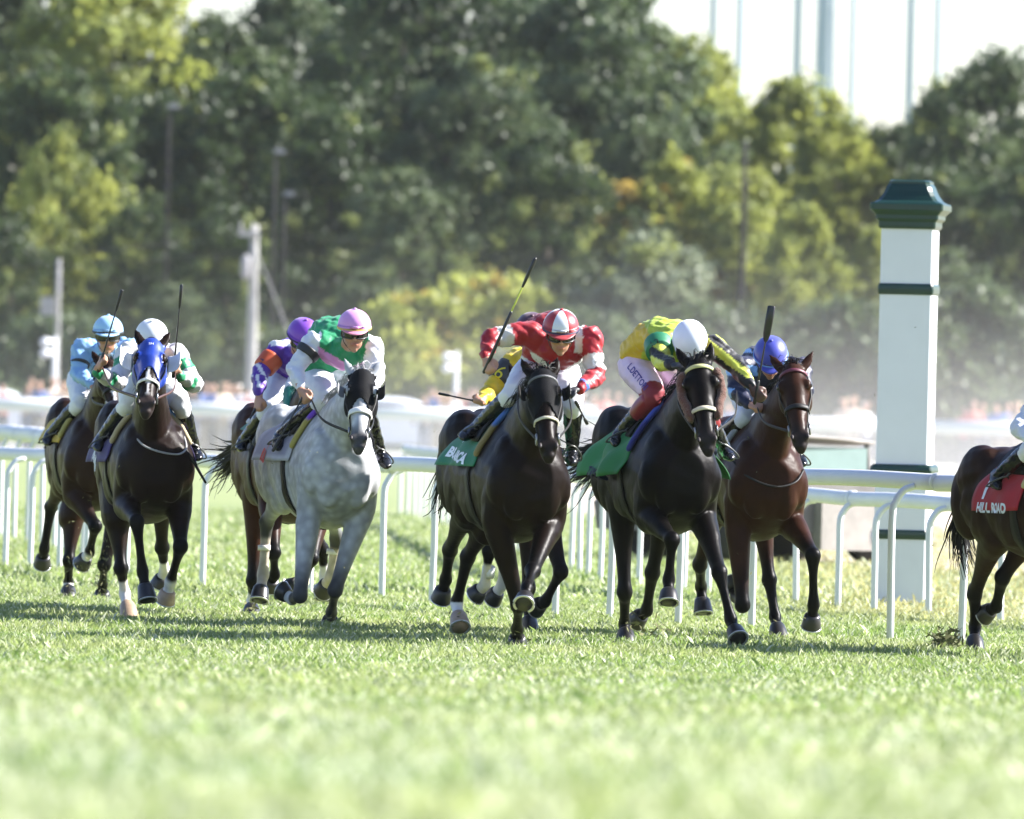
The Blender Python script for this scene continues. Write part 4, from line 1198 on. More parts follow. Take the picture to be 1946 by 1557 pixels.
def jockey(h, label, J, pitch=25, turn=0, roll=0, silks=None, breeches=(.66, .67, .72), stocking=None, cap=None, band=None, visor=None, panels=None, boots=True, skin=SK, goggles=True, gloves=None, grip={}, fit=1.0, pom=True):
    pj = lambda k: h.pj(J[k])
    H = pj('head'); off = h.loc(0, -.2, 0); off = Vector((off.x, off.y, 0))
    root = empty('person', off, label, 'person', 'jockeys riding the race horses')
    F, R, U = h.F, h.R, h.U
    M = Matrix.Rotation(math.radians(turn), 3, U)
    w = M @ Vector((0, -1, 0)); sd = M @ Vector((1, 0, 0))
    Mp = Matrix.Rotation(math.radians(pitch), 3, sd); w = Mp @ w; up = Mp @ U
    Mr = Matrix.Rotation(math.radians(roll), 3, w); up = Mr @ up; sd = Mr @ sd
    sh = {s: pj('sh' + k) for s, k in ((-1, 'L'), (1, 'R'))}; el = {s: pj('el' + k) for s, k in ((-1, 'L'), (1, 'R'))}
    wr = {s: pj('wr' + k) for s, k in ((-1, 'L'), (1, 'R'))}; ha = {s: pj('ha' + k) for s, k in ((-1, 'L'), (1, 'R'))}
    kn = {s: pj('kn' + k) for s, k in ((-1, 'L'), (1, 'R'))}; an = {s: pj('an' + k) for s, k in ((-1, 'L'), (1, 'R'))}; to = {s: pj('to' + k) for s, k in ((-1, 'L'), (1, 'R'))}
    hp = {s: pj('hp' + k) for s, k in ((-1, 'L'), (1, 'R'))}
    def outside(p, s, gap):
        # keep the leg on the outside of the horse it grips
        q = p - h.O; y = q.dot(F); x = q.dot(R); c = p - R * x
        hit = h.tree.ray_cast(c + R * s * .9 - h.off, -R * s, .9)
        if hit[0] is None: return p
        need = abs((hit[0] + h.off - c).dot(R)) + gap
        return c + R * s * max(abs(x), need)
    for s in (-1, 1): kn[s], an[s], to[s] = outside(kn[s], s, .045), outside(an[s], s, .062), outside(to[s], s, .062)
    pel, che = pj('pel'), pj('che'); bk = pj('bk') if 'bk' in J else pel.lerp(che, .5) + U * .07
    nb = sh[-1].lerp(sh[1], .5).lerp(H - up * .08 - w * .03, .35)
    # ---- body: one continuous figure
    b = MB()
    b.tube([pel, bk, che, nb], [.12, .115, .14, .07], [.09, .085, .095, .06], R, n=14, k=3)
    b.tube([nb, H - up * .06 - w * .02], [.058, .054], n=12, k=2)
    b.ell(H + up * .02 - w * .008, sd * .076, w * .094, up * .105, 18, 12)
    b.ell(H - up * .055 + w * .026, sd * .056, w * .058, up * .058)
    b.ell(H - up * .098 + w * .060, sd * .024, w * .022, up * .020)                            # chin
    b.tube([H + up * .022 + w * .082, H + up * .000 + w * .096, H - up * .020 + w * .106], [.009, .011, .014], n=8, k=2)    # nose
    for s in (-1, 1):
        b.ell(H - up * .022 + w * .099 + sd * s * .011, sd * .009, w * .010, up * .008)
        b.ell(H - up * .020 + w * .062 + sd * s * .042, sd * .024, w * .026, up * .022)        # cheekbone
        b.ell(H + up * .034 + w * .080 + sd * s * .030, sd * .028, w * .014, up * .010)        # brow
        b.ell(H - up * .005 + sd * s * .078 - w * .004, sd * .010, w * .020, up * .032)        # ear
    b.ell(H - up * .054 + w * .086, sd * .024, w * .012, up * .006); b.ell(H - up * .066 + w * .083, sd * .020, w * .012, up * .007)   # lips
    for s in (-1, 1):
        b.tube([sh[s].lerp(che, .25), sh[s], sh[s].lerp(el[s], .5), el[s], el[s].lerp(wr[s], .4), wr[s]], [.055, .058, .046, .040, .037, .026], n=12, k=3)
        b.tube([wr[s], wr[s].lerp(ha[s], .6)], [.027, .030], [.021, .020], n=10, k=2)
        fist(b, ha[s], wr[s], Vector(grip.get(s, (0, 0, 1))))
        b.tube([pel, hp[s], hp[s].lerp(kn[s], .55), kn[s], kn[s].lerp(an[s], .35), an[s], an[s].lerp(to[s], .35) - (kn[s] - an[s]).normalized() * .03, an[s].lerp(to[s], .7) - (kn[s] - an[s]).normalized() * .025], [.09, .085, .075, .052, .048, .026, .020, .013], n=12, k=3)
    me = b.skin('body', .0088, off, iters=1, factor=.4)
    V = verts_np(me) + np.array(off)
    C = np.tile(np.array(skin, float), (len(V), 1))
    D = V - np.array(H); du, dw, ds = D @ np.array(up), D @ np.array(w), D @ np.array(sd)
    hm = (np.abs(ds) < .1) & (np.abs(dw) < .13) & (du > -.13)
    C = mixc(C, np.array(skin) * (.95, .62, .60), hm * (dw > .07) * (1 - sstep(np.abs(du + .059), .008, .016)) * (np.abs(ds) < .028))
    C = mixc(C, (.035, .022, .015), hm * (du > .012) * (dw < .035) * .95)
    C = mixc(C, np.array(skin) * .70, hm * (du < -.05) * (dw > -.02) * .35)
    if gloves:
        for s in (-1, 1):
            if gloves.get(s) is not None: C[np.linalg.norm(V - np.array(ha[s]), axis=1) < .095] = gloves[s]
    set_tint(me, C); link('body', me, root, skinm)
    # ---- silks
    b = MB()
    b.tube([pel + U * .01, bk, che, nb - up * .01], [.165 * fit, .162 * fit, .178 * fit, .085], [.125, .125, .130, .075], R, n=18, k=4)
    for s in (-1, 1):
        b.tube([sh[s].lerp(che, .35), sh[s], sh[s].lerp(el[s], .35), sh[s].lerp(el[s], .72), el[s], el[s].lerp(wr[s], .3), el[s].lerp(wr[s], .72), wr[s]],
               [.085, .084, .073, .064, .060, .058, .046, .035], n=14, k=3)
    me = b.skin('silks', .0118, off, iters=2)
    crinkle(me, off, .0062, 19.0, len(label)); crinkle(me, off, .0024, 43.0, len(label) + 3)
    V = verts_np(me) + np.array(off)
    g = {}
    best = np.full(len(V), 9.0); part = np.zeros(len(V), int); tt = np.zeros(len(V))
    for i, (a, c, r) in enumerate(((pel, che, .17), (sh[-1], el[-1], .066), (el[-1], wr[-1], .05), (sh[1], el[1], .066), (el[1], wr[1], .05))):
        d, t = seg_dist(V, a, c); d = d / r if i else d / r * .92
        m = d < best; best[m] = d[m]; part[m] = i; tt[m] = t[m]
    x = (V - np.array(che)) @ np.array(R); z = V[:, 2] - che.z; f = (V - np.array(che)) @ np.array(F)
    set_tint(me, silks(part, tt, x, z, f)); link('silks', me, root, silkm)
    # ---- breeches
    b = MB()
    b.tube([hp[-1].lerp(hp[1], .1), pel, hp[1].lerp(hp[-1], .1)], [.13, .145, .13], [.12, .13, .12], U, n=14, k=3)
    for s in (-1, 1):
        b.tube([pel.lerp(hp[s], .5), hp[s], hp[s].lerp(kn[s], .5), kn[s], kn[s].lerp(an[s], .22)], [.12, .118, .098, .072, .058], n=14, k=4)
    me = b.skin('breeches', .0125, off, iters=2); crinkle(me, off, .003, 20.0, 3)
    V = verts_np(me) + np.array(off); C = np.tile(np.array(breeches, float), (len(V), 1))
    if stocking:
        for s in (-1, 1):
            d, t = seg_dist(V, hp[s], kn[s]); d2, t2 = seg_dist(V, kn[s], an[s])
            C[((d2 < d) | (t > stocking[1])) & (np.minimum(d, d2) < .11)] = stocking[0]
    set_tint(me, C); br = link('breeches', me, root, breechm)
    # ---- boots
    for s in (-1, 1):
        a, k, t = an[s], kn[s], to[s]; d = (k - a)
        b = MB(); b.tube([a + d * .84, a + d * .62, a + d * .30, a], [.058, .060, .050, .042], n=14, k=3)
        fd = (t - a).normalized()
        b.tube([a - fd * .035 - d.normalized() * .02, a + fd * .05 - d.normalized() * .03, t - fd * .03 - d.normalized() * .02, t - d.normalized() * .015], [.036, .042, .043, .030], [.045, .042, .030, .022], R, n=12, k=3)
        me = b.skin('boot', .0095, off, iters=2); crinkle(me, off, .0022, 38.0, 5 + s)
        bo = link('boot', me, root, bootm)
        if stocking:      # coloured upper leg instead of a boot cuff
            b = MB(); b.tube([a + d * .95, a + d * .66, a + d * .48], [.066, .067, .058], n=14, k=3, round_=False)
            link('stocking', b.mesh('stocking', off), root, plain('stocking_maroon', stocking[0], .35, var=.1))
        # stirrup iron (belongs to the horse's saddle)
        c = a + fd * .075 - d.normalized() * .055; b = MB(); l_ = R * .056
        up_ = d.normalized()
        b.tube([c - l_, c - l_ * 1.05 + up_ * .05, c - l_ * .5 + up_ * .115, c + up_ * .135, c + l_ * .5 + up_ * .115, c + l_ * 1.05 + up_ * .05, c + l_, c, c - l_], .004, .006, F, n=6, k=3)
        top = surf(h, -.30, s * .62, .045)
        b.tube([c + up_ * .135, top], .010, .004, F, n=6, k=1)
        link('stirrup', b.mesh('stirrup', h.off), h.root, ironm)
    # ---- helmet
    hc = H + up * .054 - w * .006
    b = MB(); prev = None; n = 32; rows = [(-.30, 1.0), (-.15, 1.01), (0, 1.0), (.22, .975), (.42, .907), (.60, .80), (.76, .65), (.88, .475), (.96, .28), (.995, .1)]
    for ri, (z_, r_) in enumerate(rows):
        r = [hc + up * (.110 * z_ + (.034 * (1 - math.cos(2 * math.pi * j / n - math.pi / 2 + math.pi)) * .5 if ri < 2 else 0)) + sd * (.112 * r_ * math.cos(2 * math.pi * j / n)) + w * (.128 * r_ * math.sin(2 * math.pi * j / n)) for j in range(n)]
        r = b.ring(r)
        if prev:
            for j in range(n):
                mi = 0
                if panels: mi = (j * panels // n) % 2 if panels > 1 else 0
                b.face((prev[j], prev[(j + 1) % n], r[(j + 1) % n], r[j]), mi)
        prev = r
    b.face(prev)
    caps = [plain('cap_' + cap[0], cap[1], .42, var=.04, bump=.12, bscale=22, sheen=.2)]
    if panels: caps.append(plain('cap_' + cap[2], cap[3], .42, var=.04, bump=.12, bscale=22, sheen=.2))
    hl = link('helmet', b.mesh('helmet', off), root, caps)
    if pom:
        b = MB(); b.ell(hc + up * .112, sd * .013, w * .013, up * .008); link('button', b.mesh('button', off), hl, caps[0])
    def rim(z_, k, a0, a1, m=24): return [hc + up * z_ + sd * (.112 * k * math.cos(t)) + w * (.128 * k * math.sin(t)) for t in np.linspace(a0, a1, m)]
    if band:
        b = MB(); b.tube(rim(-.012, 1.012, 0, 2 * math.pi, 40), .009, .004, up, n=6, k=1); link('band', b.mesh('band', off), hl, plain('band_' + band[0], band[1], .5))
    vm = plain('visor_' + visor[0], visor[1], .45) if visor else caps[0]
    def vis(u, v):
        t = math.radians(28) + v * math.radians(124); e = math.sin((v) * math.pi)
        return hc + up * (-.010 - .016 * u * e) + sd * (.108 * (1 + .02 * u) * math.cos(t)) + w * (.128 * math.sin(t) + .050 * u * e)
    b = sheet(vis, 4, 18, .005, lambda u, v: up); link('visor', b.mesh('visor', off), hl, vm)
    for s in (-1, 1):
        b = MB(); b.tube([H + up * .02 + sd * s * .084 + w * .02, H - up * .06 + sd * s * .066 + w * .02, H - up * .112 + sd * s * .012 + w * .055], .0055, .003, w, n=6, k=3)
        link('chin_strap', b.mesh('chin_strap', off), hl, frame)
    # ---- goggles
    if goggles:
        def gg(lift):
            def f_(u, v):
                t = math.radians(22 + 136 * v); e = abs(v - .5) * 2
                hh = .023 * (1 - .25 * e * e) * (1 - .35 * math.exp(-((v - .5) / .09) ** 2) * (1 if u < .5 else 0))
                return H + up * (.006 + (u - .5) * 2 * hh) + sd * ((.084 + lift) * math.cos(t)) + w * ((.098 + lift) * math.sin(t))
            return f_
        b = sheet(gg(.010), 6, 22, .008, lambda u, v: w); go = link('goggles', b.mesh('goggles', off), root, lens)
        b = MB(); pts = [gg(.011)(u, v) for u, v in [(0, x) for x in np.linspace(0, 1, 16)] + [(1, x) for x in np.linspace(1, 0, 16)]]; b.tube(pts + pts[:1], .004, n=6, k=1)
        link('goggle_frame', b.mesh('goggle_frame', off), go, frame)
    J['_'] = dict(root=root, off=off, sh=sh, el=el, wr=wr, ha=ha, kn=kn, hp=hp, an=an, br=br)
    return root
def armband(h, J, s, t0, t1, col, name, text=None, tcol=None, r=.078, size=.07, face=(0, -1, 0)):
    q = J['_']; a, c = q['sh'][s].lerp(q['el'][s], t0), q['sh'][s].lerp(q['el'][s], t1)
    b = MB(); b.tube([a, a.lerp(c, .5), c], [r * 1.05, r * 1.02, r * .96], n=18, k=3, round_=False)
    o = link('armband', b.mesh('armband', q['off']), q['root'], plain('armband_' + name, col, .5, bump=.1))
    if text:
        t = bvh_of(o.data); d = (q['el'][s] - q['sh'][s]).normalized(); n = Vector(face).normalized()
        v = -(d - n * d.dot(n)).normalized(); u = v.cross(n)
        m = project_text(text, size, t, a.lerp(c, .5) - q['off'], u, v, n, .004)
        link('number', m, o, plain('armband_text_' + name, tcol, .5))
    return o
def whip(h, base, tip, label, grip_end=.22, mid=None, flap=False, white_end=False):
    a, c = h.pj(base), h.pj(tip); d = c - a
    root = empty('riding_whip', a, label, 'whip', 'riding whips')
    b = MB(); b.tube([a, a + d * grip_end], [.0125, .0095], n=8, k=2); link('handle', b.mesh('handle', a), root, whipm)
    b = MB(); b.tube([a + d * grip_end, a + d * .5, a + d * .78], [.0062, .0055, .005], n=8, k=2); link('shaft', b.mesh('shaft', a), root, mid or whipm)
    b = MB()
    if flap: b.tube([a + d * .62, a + d * .70, a + d * .98], [.008, .024, .025], [.004, .006, .006], d.cross(Vector((0, 1, 0))), n=8, k=2)
    else: b.tube([a + d * .74, a + d * .80, a + d * .99], [.006, .0105, .0115], [.005, .008, .008], n=8, k=2)
    link('popper', b.mesh('popper', a), root, wstrap if white_end else whipm)
    return root
# ================================================================== the field of runners
WHITE_SOCK = (.62, .60, .57)
def Fl(K, T, S, side, planted=False, E=None): return ('F', side, E, K, T, S, planted)
def Hl(K, T, S, side, planted=False, E=None): return ('H', side, E, K, T, S, planted)
# ---- dark bay with the green cloth, red and white rider
h5 = horse('h5', 'dark bay horse in a black hood and green cloth under the red and white jockey', 988, 71.3, 13, (.0075, .0039, .0027),
    {'rf': Fl((985, 1150, .14), (983, 1196, -.12), (982, 1234, -.20), -1, True), 'lf': Fl((1012, 1085, .60), (1001, 1119, .84), (995, 1150, .96), 1),
     'rh': Hl((855, 1045, -1.28), (847, 1102, -1.50), (837, 1138, -1.58), -1), 'lh': Hl((889, 1058, -.98), (868, 1146, -1.20), (874, 1194, -1.05), 1, False, (930, 985, -.72))},
    (1031, 712, .80), (1043, 866, 1.15), turn=10, socks={'lh': (1.0, WHITE_SOCK)}, hoofs={'lh': hoof_pale}, ears=((-1, .42), (1, .30)),
    tail={'pts': [(868, 840, -1.33), (845, 900, -1.5), (832, 960, -1.6), (822, 985, -1.7)], 'n': 60, 'spread': .03})
# ---- nearly black horse, yellow and green rider
h7 = horse('h7', 'almost black horse with brown fleece cheek pieces and a green cloth, second from the right', 1276, 72.6, 12, (.0040, .0029, .0026),
    {'rf': Fl((1277, 1026, .62), (1271, 1102, .58), (1270, 1146, .66), -1), 'lf': Fl((1367, 1088, .55), (1389, 1178, .62), (1402, 1216, .76), 1),
     'rh': Hl((1187, 1125, -.62), (1187, 1187, -.86), (1189, 1232, -.74), -1, True), 'lh': Hl((1240, 1088, -1.02), (1229, 1160, -1.22), (1208, 1178, -1.32), 1)},
    (1327, 690, .80), (1346, 854, 1.10), turn=14, dz=.05, muzzle_c=(.018, .015, .015), ears=((-1, .45), (1, .22)),
    tail={'pts': [(1165, 850, -1.28), (1140, 868, -1.42), (1112, 888, -1.58), (1084, 905, -1.75)], 'n': 320, 'spread': .065})
# ---- bright bay, navy rider
h8 = horse('h8', 'reddish bay horse with pricked ears ridden by the navy blue jockey', 1447, 75.4, 10, (.030, .0112, .0058),
    {'rf': Fl((1411, 1150, .34), (1399, 1134, .05), (1389, 1106, -.02), -1), 'lf': Fl((1545, 1056, .55), (1546, 1150, .45), (1541, 1190, .38), 1),
     'lh': Hl((1462, 1102, -.58), (1473, 1172, -.52), (1480, 1214, -.38), 1, True), 'rh': Hl((1330, 1073, -1.05), (1332, 1114, -1.34), (1336, 1166, -1.28), -1)},
    (1506, 700, .80), (1522, 848, 1.14), turn=12, muzzle_c=(.02, .015, .014), ears=((-1, .55), (1, .62)))
# ---- grey, pink-capped rider
h4 = horse('h4', 'dappled grey horse in a black hood ridden by the pink-capped jockey', 632, 76.1, 14, (.37, .38, .39),
    {'rf': Fl((570, 1132, .40), (555, 1138, .12), (535, 1126, .06), -1), 'lf': Fl((637, 1122, .24), (630, 1164, .0), (625, 1196, -.10), 1, True),
     'rh': Hl((507, 992, -.95), (500, 1092, -1.0), (492, 1142, -.92), -1), 'lh': Hl((640, 1022, -1.08), (628, 1098, -1.15), (613, 1122, -1.28), 1)},
    (688, 712, .80), (681, 850, 1.15), turn=12, grey=True, dark_leg=(.05, .05, .052), muzzle_c=(.055, .052, .052), mane='grey', ears=((-1, .42), (1, .48)),
    socks={'rf': (.85, (.5, .5, .5)), 'rh': (.30, (.42, .37, .32)), 'lh': (.25, (.48, .42, .33))})
# ---- bay half hidden behind the grey, purple rider
h3 = horse('h3', 'brown horse mostly hidden behind the grey, its black tail streaming out', 560, 78.9, 10, (.036, .012, .0055),
    {'rf': Fl((520, 1050, .50), (522, 1092, .36), (511, 1113, .28), -1), 'lf': Fl((592, 1062, .50), (577, 1106, .34), (549, 1114, .26), 1),
     'rh': Hl((481, 1104, -.62), (478, 1146, -.84), (477, 1184, -.72), -1, True), 'lh': Hl((612, 1045, -1.0), (617, 1095, -1.12), (614, 1138, -1.05), 1)},
    (600, 712, .75), (606, 840, 1.05), voxel=.014, socks={'rh': (.45, WHITE_SOCK), 'lh': (.55, WHITE_SOCK), 'lf': (.75, (.55, .52, .42))},
    tail={'pts': [(462, 850, -1.30), (447, 872, -1.5), (432, 888, -1.65), (416, 906, -1.8)], 'n': 260, 'spread': .055})
# ---- dark horse in the blue hood
h2 = horse('h2', 'dark brown horse in a blue hood with white blinker cups and a white blaze', 289, 76.85, 8, (.0120, .0060, .0040),
    {'rf': Fl((260, 992, .66), (271, 1086, .62), (280, 1142, .70), -1), 'lf': Fl((343, 1039, .45), (324, 1106, .24), (314, 1142, .18), 1),
     'rh': Hl((230, 1080, -.46), (237, 1128, -.56), (246, 1180, -.36), -1, True, (222, 975, -.60)), 'lh': Hl((308, 1041, -1.05), (313, 1086, -1.2), (303, 1110, -1.25), 1)},
    (288, 654, .78), (277, 782, 1.20), turn=4, blaze=(.017, .16, .48), mane='no_forelock', muzzle_c=(.03, .022, .02), ears=((-1, .36), (1, .36)),
    socks={'rh': (.45, (.62, .58, .55)), 'lf': (.9, WHITE_SOCK), 'lh': (.55, WHITE_SOCK)}, hoofs={'rh': hoof_pale, 'lf': hoof_pale})
# ---- bay behind it, light blue rider
h1 = horse('h1', 'brown horse with a yellow cloth partly hidden behind the blue-hooded horse', 185, 83.8, 8, (.020, .0090, .0055),
    {'rf': Fl((181, 1000, .48), (170, 1050, .24), (155, 1070, .14), -1), 'lf': Fl((198, 1074, .25), (195, 1112, .0), (193, 1147, -.06), 1, True),
     'rh': Hl((97, 963, -1.02), (84, 1044, -1.14), (80, 1072, -1.24), -1), 'lh': Hl((131, 1066, -.60), (130, 1108, -.80), (129, 1143, -.68), 1, True, (140, 972, -.74))},
    (206, 690, .75), (221, 792, 1.10), voxel=.013, blaze=(.022, .12, .55), socks={'lh': (1.0, WHITE_SOCK), 'rf': (.95, WHITE_SOCK)})
# ---- horse hidden behind the red rider
h6 = horse('h6', 'brown horse with white bandages hidden behind the green-clothed dark bay', 985, 75.3, 6, (.013, .0065, .0048),
    {'rf': Fl((930, 1046, .48), (921, 1112, .34), (903, 1130, .28), -1), 'lf': Fl((1066, 1087, .42), (1036, 1143, .22), (1018, 1152, .12), 1),
     'rh': Hl((958, 1056, -.90), (954, 1112, -1.0), (935, 1138, -1.08), -1), 'lh': Hl((1004, 1118, -.62), (1005, 1158, -.74), (1006, 1197, -.62), 1, True)},
    (1000, 722, .78), (1010, 842, 1.10), voxel=.014, socks={'rf': (.35, (.60, .54, .42)), 'rh': (.45, WHITE_SOCK)})
# ---- leader cut by the right edge
h9 = horse('h9', 'brown horse with a red cloth cut off by the right edge, leading the field', 2024, 71.9, 25, (.022, .0098, .0058),
    {'rh': Hl((1852, 1130, -1.02), (1853, 1192, -1.15), (1851, 1240, -1.02), -1, True), 'lh': Hl((1905, 1098, -.80), (1893, 1153, -1.0), (1870, 1166, -1.1), 1),
     'rf': Fl((2010, 1040, .60), (2012, 1130, .55), (2016, 1180, .62), -1), 'lf': Fl((2085, 1120, .3), (2078, 1180, .15), (2075, 1236, .2), 1, True)},
    (2075, 760, .75), (2095, 900, 1.05), scale=.90, voxel=.013,
    tail={'pts': [(1838, 930, -1.32), (1828, 985, -1.42), (1826, 1040, -1.45), (1838, 1092, -1.42)], 'n': 150, 'spread': .035})
S_ = []
for h_, c_, r_ in ():
    pass
# bandages (white rings at the top of the grey's and the hidden horse's leg wraps)
for h_, a, c in ((h4, (502, 1036, -.96), (502, 1046, -.96)), (h4, (633, 1044, -1.1), (632, 1054, -1.1)), (h6, (929, 1078, .40), (927, 1096, .37))):
    b = MB(); b.tube([h_.pj(a), h_.pj(c)], .043, n=14, k=1, round_=False); link('bandage', b.mesh('bandage', h_.off), h_.root, wstrap)

# ------------------------------------------------------------------ tack
G1 = (.012, .17, .075)
cl5 = saddlery(h5, (.010, .15, .070), y0=-.72, y1=-.05, drop=1.55, flutter=.02, pad=((.045, .13, .38), (.22, .17, .06)))
cloth_text(h5, 'BUNICA', -.40, 1.19, .085, printm, cl=cl5, sx=1.5, bold=.004, tilt=.10)
bb = hood(h5, 'hood', plain('black_hood', (.006, .006, .007), .7, bump=.3, bscale=150, spec=.08), s1=.29)
blinker(h5, -1, leather, .05); blinker(h5, 1, leather, .058)
bridle(h5, nose=cream, nose_s=.36, brow=plain('silver_braid', (.13, .13, .13), .5, bump=.6, bscale=220), hands={-1: (985, 735, .35), 1: (1080, 742, .38)}, nose_w=.011)
cl7 = saddlery(h7, (.020, .20, .045), y0=-.80, y1=-.05, drop=1.80, flutter=.05, pad=((.03, .06, .35), (.02, .03, .20)))
cloth_text(h7, 'TURKANA', -.55, 1.04, .075, printd, cl=cl7, sx=.8, bold=.003, tilt=.12)
bridle(h7, nose=cream, nose_s=.345, brow=plain('yellow_plait', (.50, .50, .22), .6, bump=.8, bscale=200), hands={-1: (1288, 700, .42), 1: (1400, 745, .33)}, brow_w=.014, nose_w=.015)
for s in (-1, 1):
    pts = [head_pt(h7, x, s * a, .024) for x, a in ((.07, 1.55), (.14, 1.66), (.22, 1.66), (.30, 1.58), (.37, 1.5))]
    b = MB(); b.tube(pts, .036, .030, h7.fr, n=14, k=6); me = b.mesh('cheek_roll', h7.off); crinkle(me, h7.off, .005, 90, 2)
    link('fleece_cheek_roll', me, h7.root, fleece)
cl8 = saddlery(h8, (.42, .43, .42), y0=-.60, drop=1.2, pad=((.50, .52, .48), (.30, .33, .36)), edge=(.02, .02, .03))
bridle(h8, nose=leather, nose_s=.33, brow=plain('maroon_browband', (.10, .012, .03), .5), hands={-1: (1437, 770, .33), 1: (1500, 765, .33)}, nose_w=.018, brow_w=.013)
b = MB(); b.tube([h8.pj(p) for p in ((1388, 870, .30), (1420, 905, .46), (1470, 925, .52), (1510, 917, .46), (1527, 893, .34))], .010, .006, n=6, k=5); link('breast_strap', b.mesh('breast_strap', h8.off), h8.root, leather)
cl4 = saddlery(h4, (.22, .22, .29), y0=-.86, y1=-.05, drop=1.62, flutter=.012, pad=((.16, .05, .48), (.36, .31, .07)), edge=(.36, .37, .42))
cloth_text(h4, '1', -.58, 1.24, .18, printr, cl=cl4, sx=.8, bold=.006); cloth_text(h4, 'ILB', -.62, 1.13, .10, printr, cl=cl4, sx=1.0, bold=.008, tilt=.2)
hood(h4, 'hood', plain('black_hood', (.006, .006, .007), .7), s1=.28)
blinker(h4, 1, leather, .062); blinker(h4, -1, plain('grey_mesh_cup', (.16, .17, .18), .35), .052)
bridle(h4, nose=wstrap, nose_s=.335, hands={-1: (590, 756, .25), 1: (690, 748, .4)}, nose_w=.022)
cl2 = saddlery(h2, (.030, .016, .10), y0=-.82, y1=-.05, drop=1.75, flutter=.012, pad=((.06, .22, .55), (.40, .32, .17)), edge=(.03, .015, .12))
cloth_text(h2, '1', -.52, 1.22, .22, printm, cl=cl2, sx=.9, bold=.01); cloth_text(h2, 'WINDO', -.47, 1.07, .11, printm, cl=cl2, sx=.75, bold=.004, tilt=.35)
hood(h2, 'hood', plain('royal_blue_hood', (.008, .035, .27), .42, bump=.2, bscale=30), s1=.30, hole=.042)
wc = plain('white_plastic_cup', (.70, .70, .66), .35)
blinker(h2, -1, wc, .088, .95); blinker(h2, 1, wc, .088, .95)
bridle(h2, nose=plain('beaded_noseband', (.62, .60, .55), .5, var=.5, scale=60), nose_s=.37, hands={-1: (195, 700, .45), 1: (333, 705, .35)}, nose_w=.014, rein_mat=leather_br)
b = MB(); b.tube([h2.pj(p) for p in ((257, 795, .28), (259, 828, .38), (272, 846, .50), (297, 857, .56), (325, 863, .52), (344, 862, .44), (354, 848, .36), (343, 812, .22))], .008, .006, n=6, k=5); link('rein_loop', b.mesh('rein_loop', h2.off), h2.root, plain('grey_strap', (.30, .29, .28), .5))
b = MB(); b.tube([h2.pj(p) for p in ((350, 852, .36), (368, 878, .34), (391, 918, .30))], [.012, .012, .008], [.005, .005, .004], n=6, k=4); link('loose_strap', b.mesh('loose_strap', h2.off), h2.root, leather)
cl1 = saddlery(h1, (.48, .33, .03), y0=-.82, drop=1.45, pad=((.40, .37, .16), (.34, .29, .08)), flutter=.012)
cloth_text(h1, 'X', -.62, 1.12, .12, printd, cl=cl1, bold=.004)
bridle(h1, nose=leather, hands={-1: (178, 740, .3), 1: (228, 740, .3)})
cl3 = saddlery(h3, (.02, .14, .09), drop=1.0, pad=((.6, .6, .6), (.05, .05, .05)))
bridle(h3, nose=leather, hands={-1: (545, 780, .3), 1: (556, 785, .3)})
cl6 = saddlery(h6, (.05, .05, .30), drop=1.0, pad=((.08, .2, .5), (.4, .3, .1)))
bridle(h6, nose=leather)
cl9 = saddlery(h9, (.36, .010, .018), y0=-.70, drop=1.85, flutter=.014, pad=((.5, .42, .2), (.5, .42, .2)))
cloth_text(h9, '1', -.57, 1.19, .24, printm, cl=cl9, sx=.8, bold=.006); cloth_text(h9, 'HILL ROAD', -.42, 1.04, .085, printm, cl=cl9, sx=.85, bold=.004)
bridle(h9, nose=leather)
# H5's white star left by the cloth numeral
cloth_text(h5, '5', -.46, 1.31, .12, printm, cl=cl5, sx=.8)

# ------------------------------------------------------------------ riders
def mk(n, c): return np.tile(np.array(c, float), (n, 1))
LBLUE, WHT, GREY_, GRN, PNK, RED, YEL, NAVY, PUR, BLK = (.22, .40, .66), (.64, .65, .69), (.46, .46, .45), (.012, .23, .095), (.62, .25, .55), (.28, .006, .012), (.55, .52, .02), (.008, .010, .035), (.085, .025, .30), (.014, .014, .016)
def s_lblue(p, t, x, z, f):
    C = mk(len(p), LBLUE); C[(p == 0) & (np.abs(x) < .10) & (z < .02)] = (.28, .5, .72); return C
def s_grey(p, t, x, z, f):
    C = mk(len(p), (.60, .60, .60))
    for a, b_ in ((1, 2), (3, 4)):
        C[(p == a) & (t > .35) & (t < .62)] = GRN; C[(p == b_)] = GREY_; C[(p == b_) & (t > .86)] = GRN; C[(p == b_) & (t > .30) & (t < .48) & (f > 0)] = GRN
    return C
def s_purple(p, t, x, z, f):
    C = mk(len(p), PUR); st = np.abs(np.sin(x * 30)) > 2
    C[(p == 0) & (np.abs(z - .10) < .022)] = WHT
    C[(p == 2) & (np.abs(((x * 1.0 + z * .15) * 14) % 1 - .5) < .16)] = WHT; C[(p == 1) & (np.abs(((x + z * .5) * 11) % 1 - .5) < .17)] = WHT
    C[(p == 2) & (t > .88)] = (.06, .015, .24)
    C[(p == 3)] = WHT; C[(p == 4)] = (.012, .17, .13); C[(p == 3) & (t > .4) & (t < .8)] = (.012, .17, .13)
    C[(p == 0) & (x > .05) & (z < -.05)] = WHT
    return C
def s_green(p, t, x, z, f):
    C = mk(len(p), GRN); C[p > 0] = WHT
    m = (p == 0) & (f > -.12); d = z + .10 - np.abs(x - .03) * .62
    C[m & (d > -.115) & (d < -.015)] = PNK
    C[(p == 0) & (np.abs(x) > .20) & (z > -.1)] = WHT
    return C
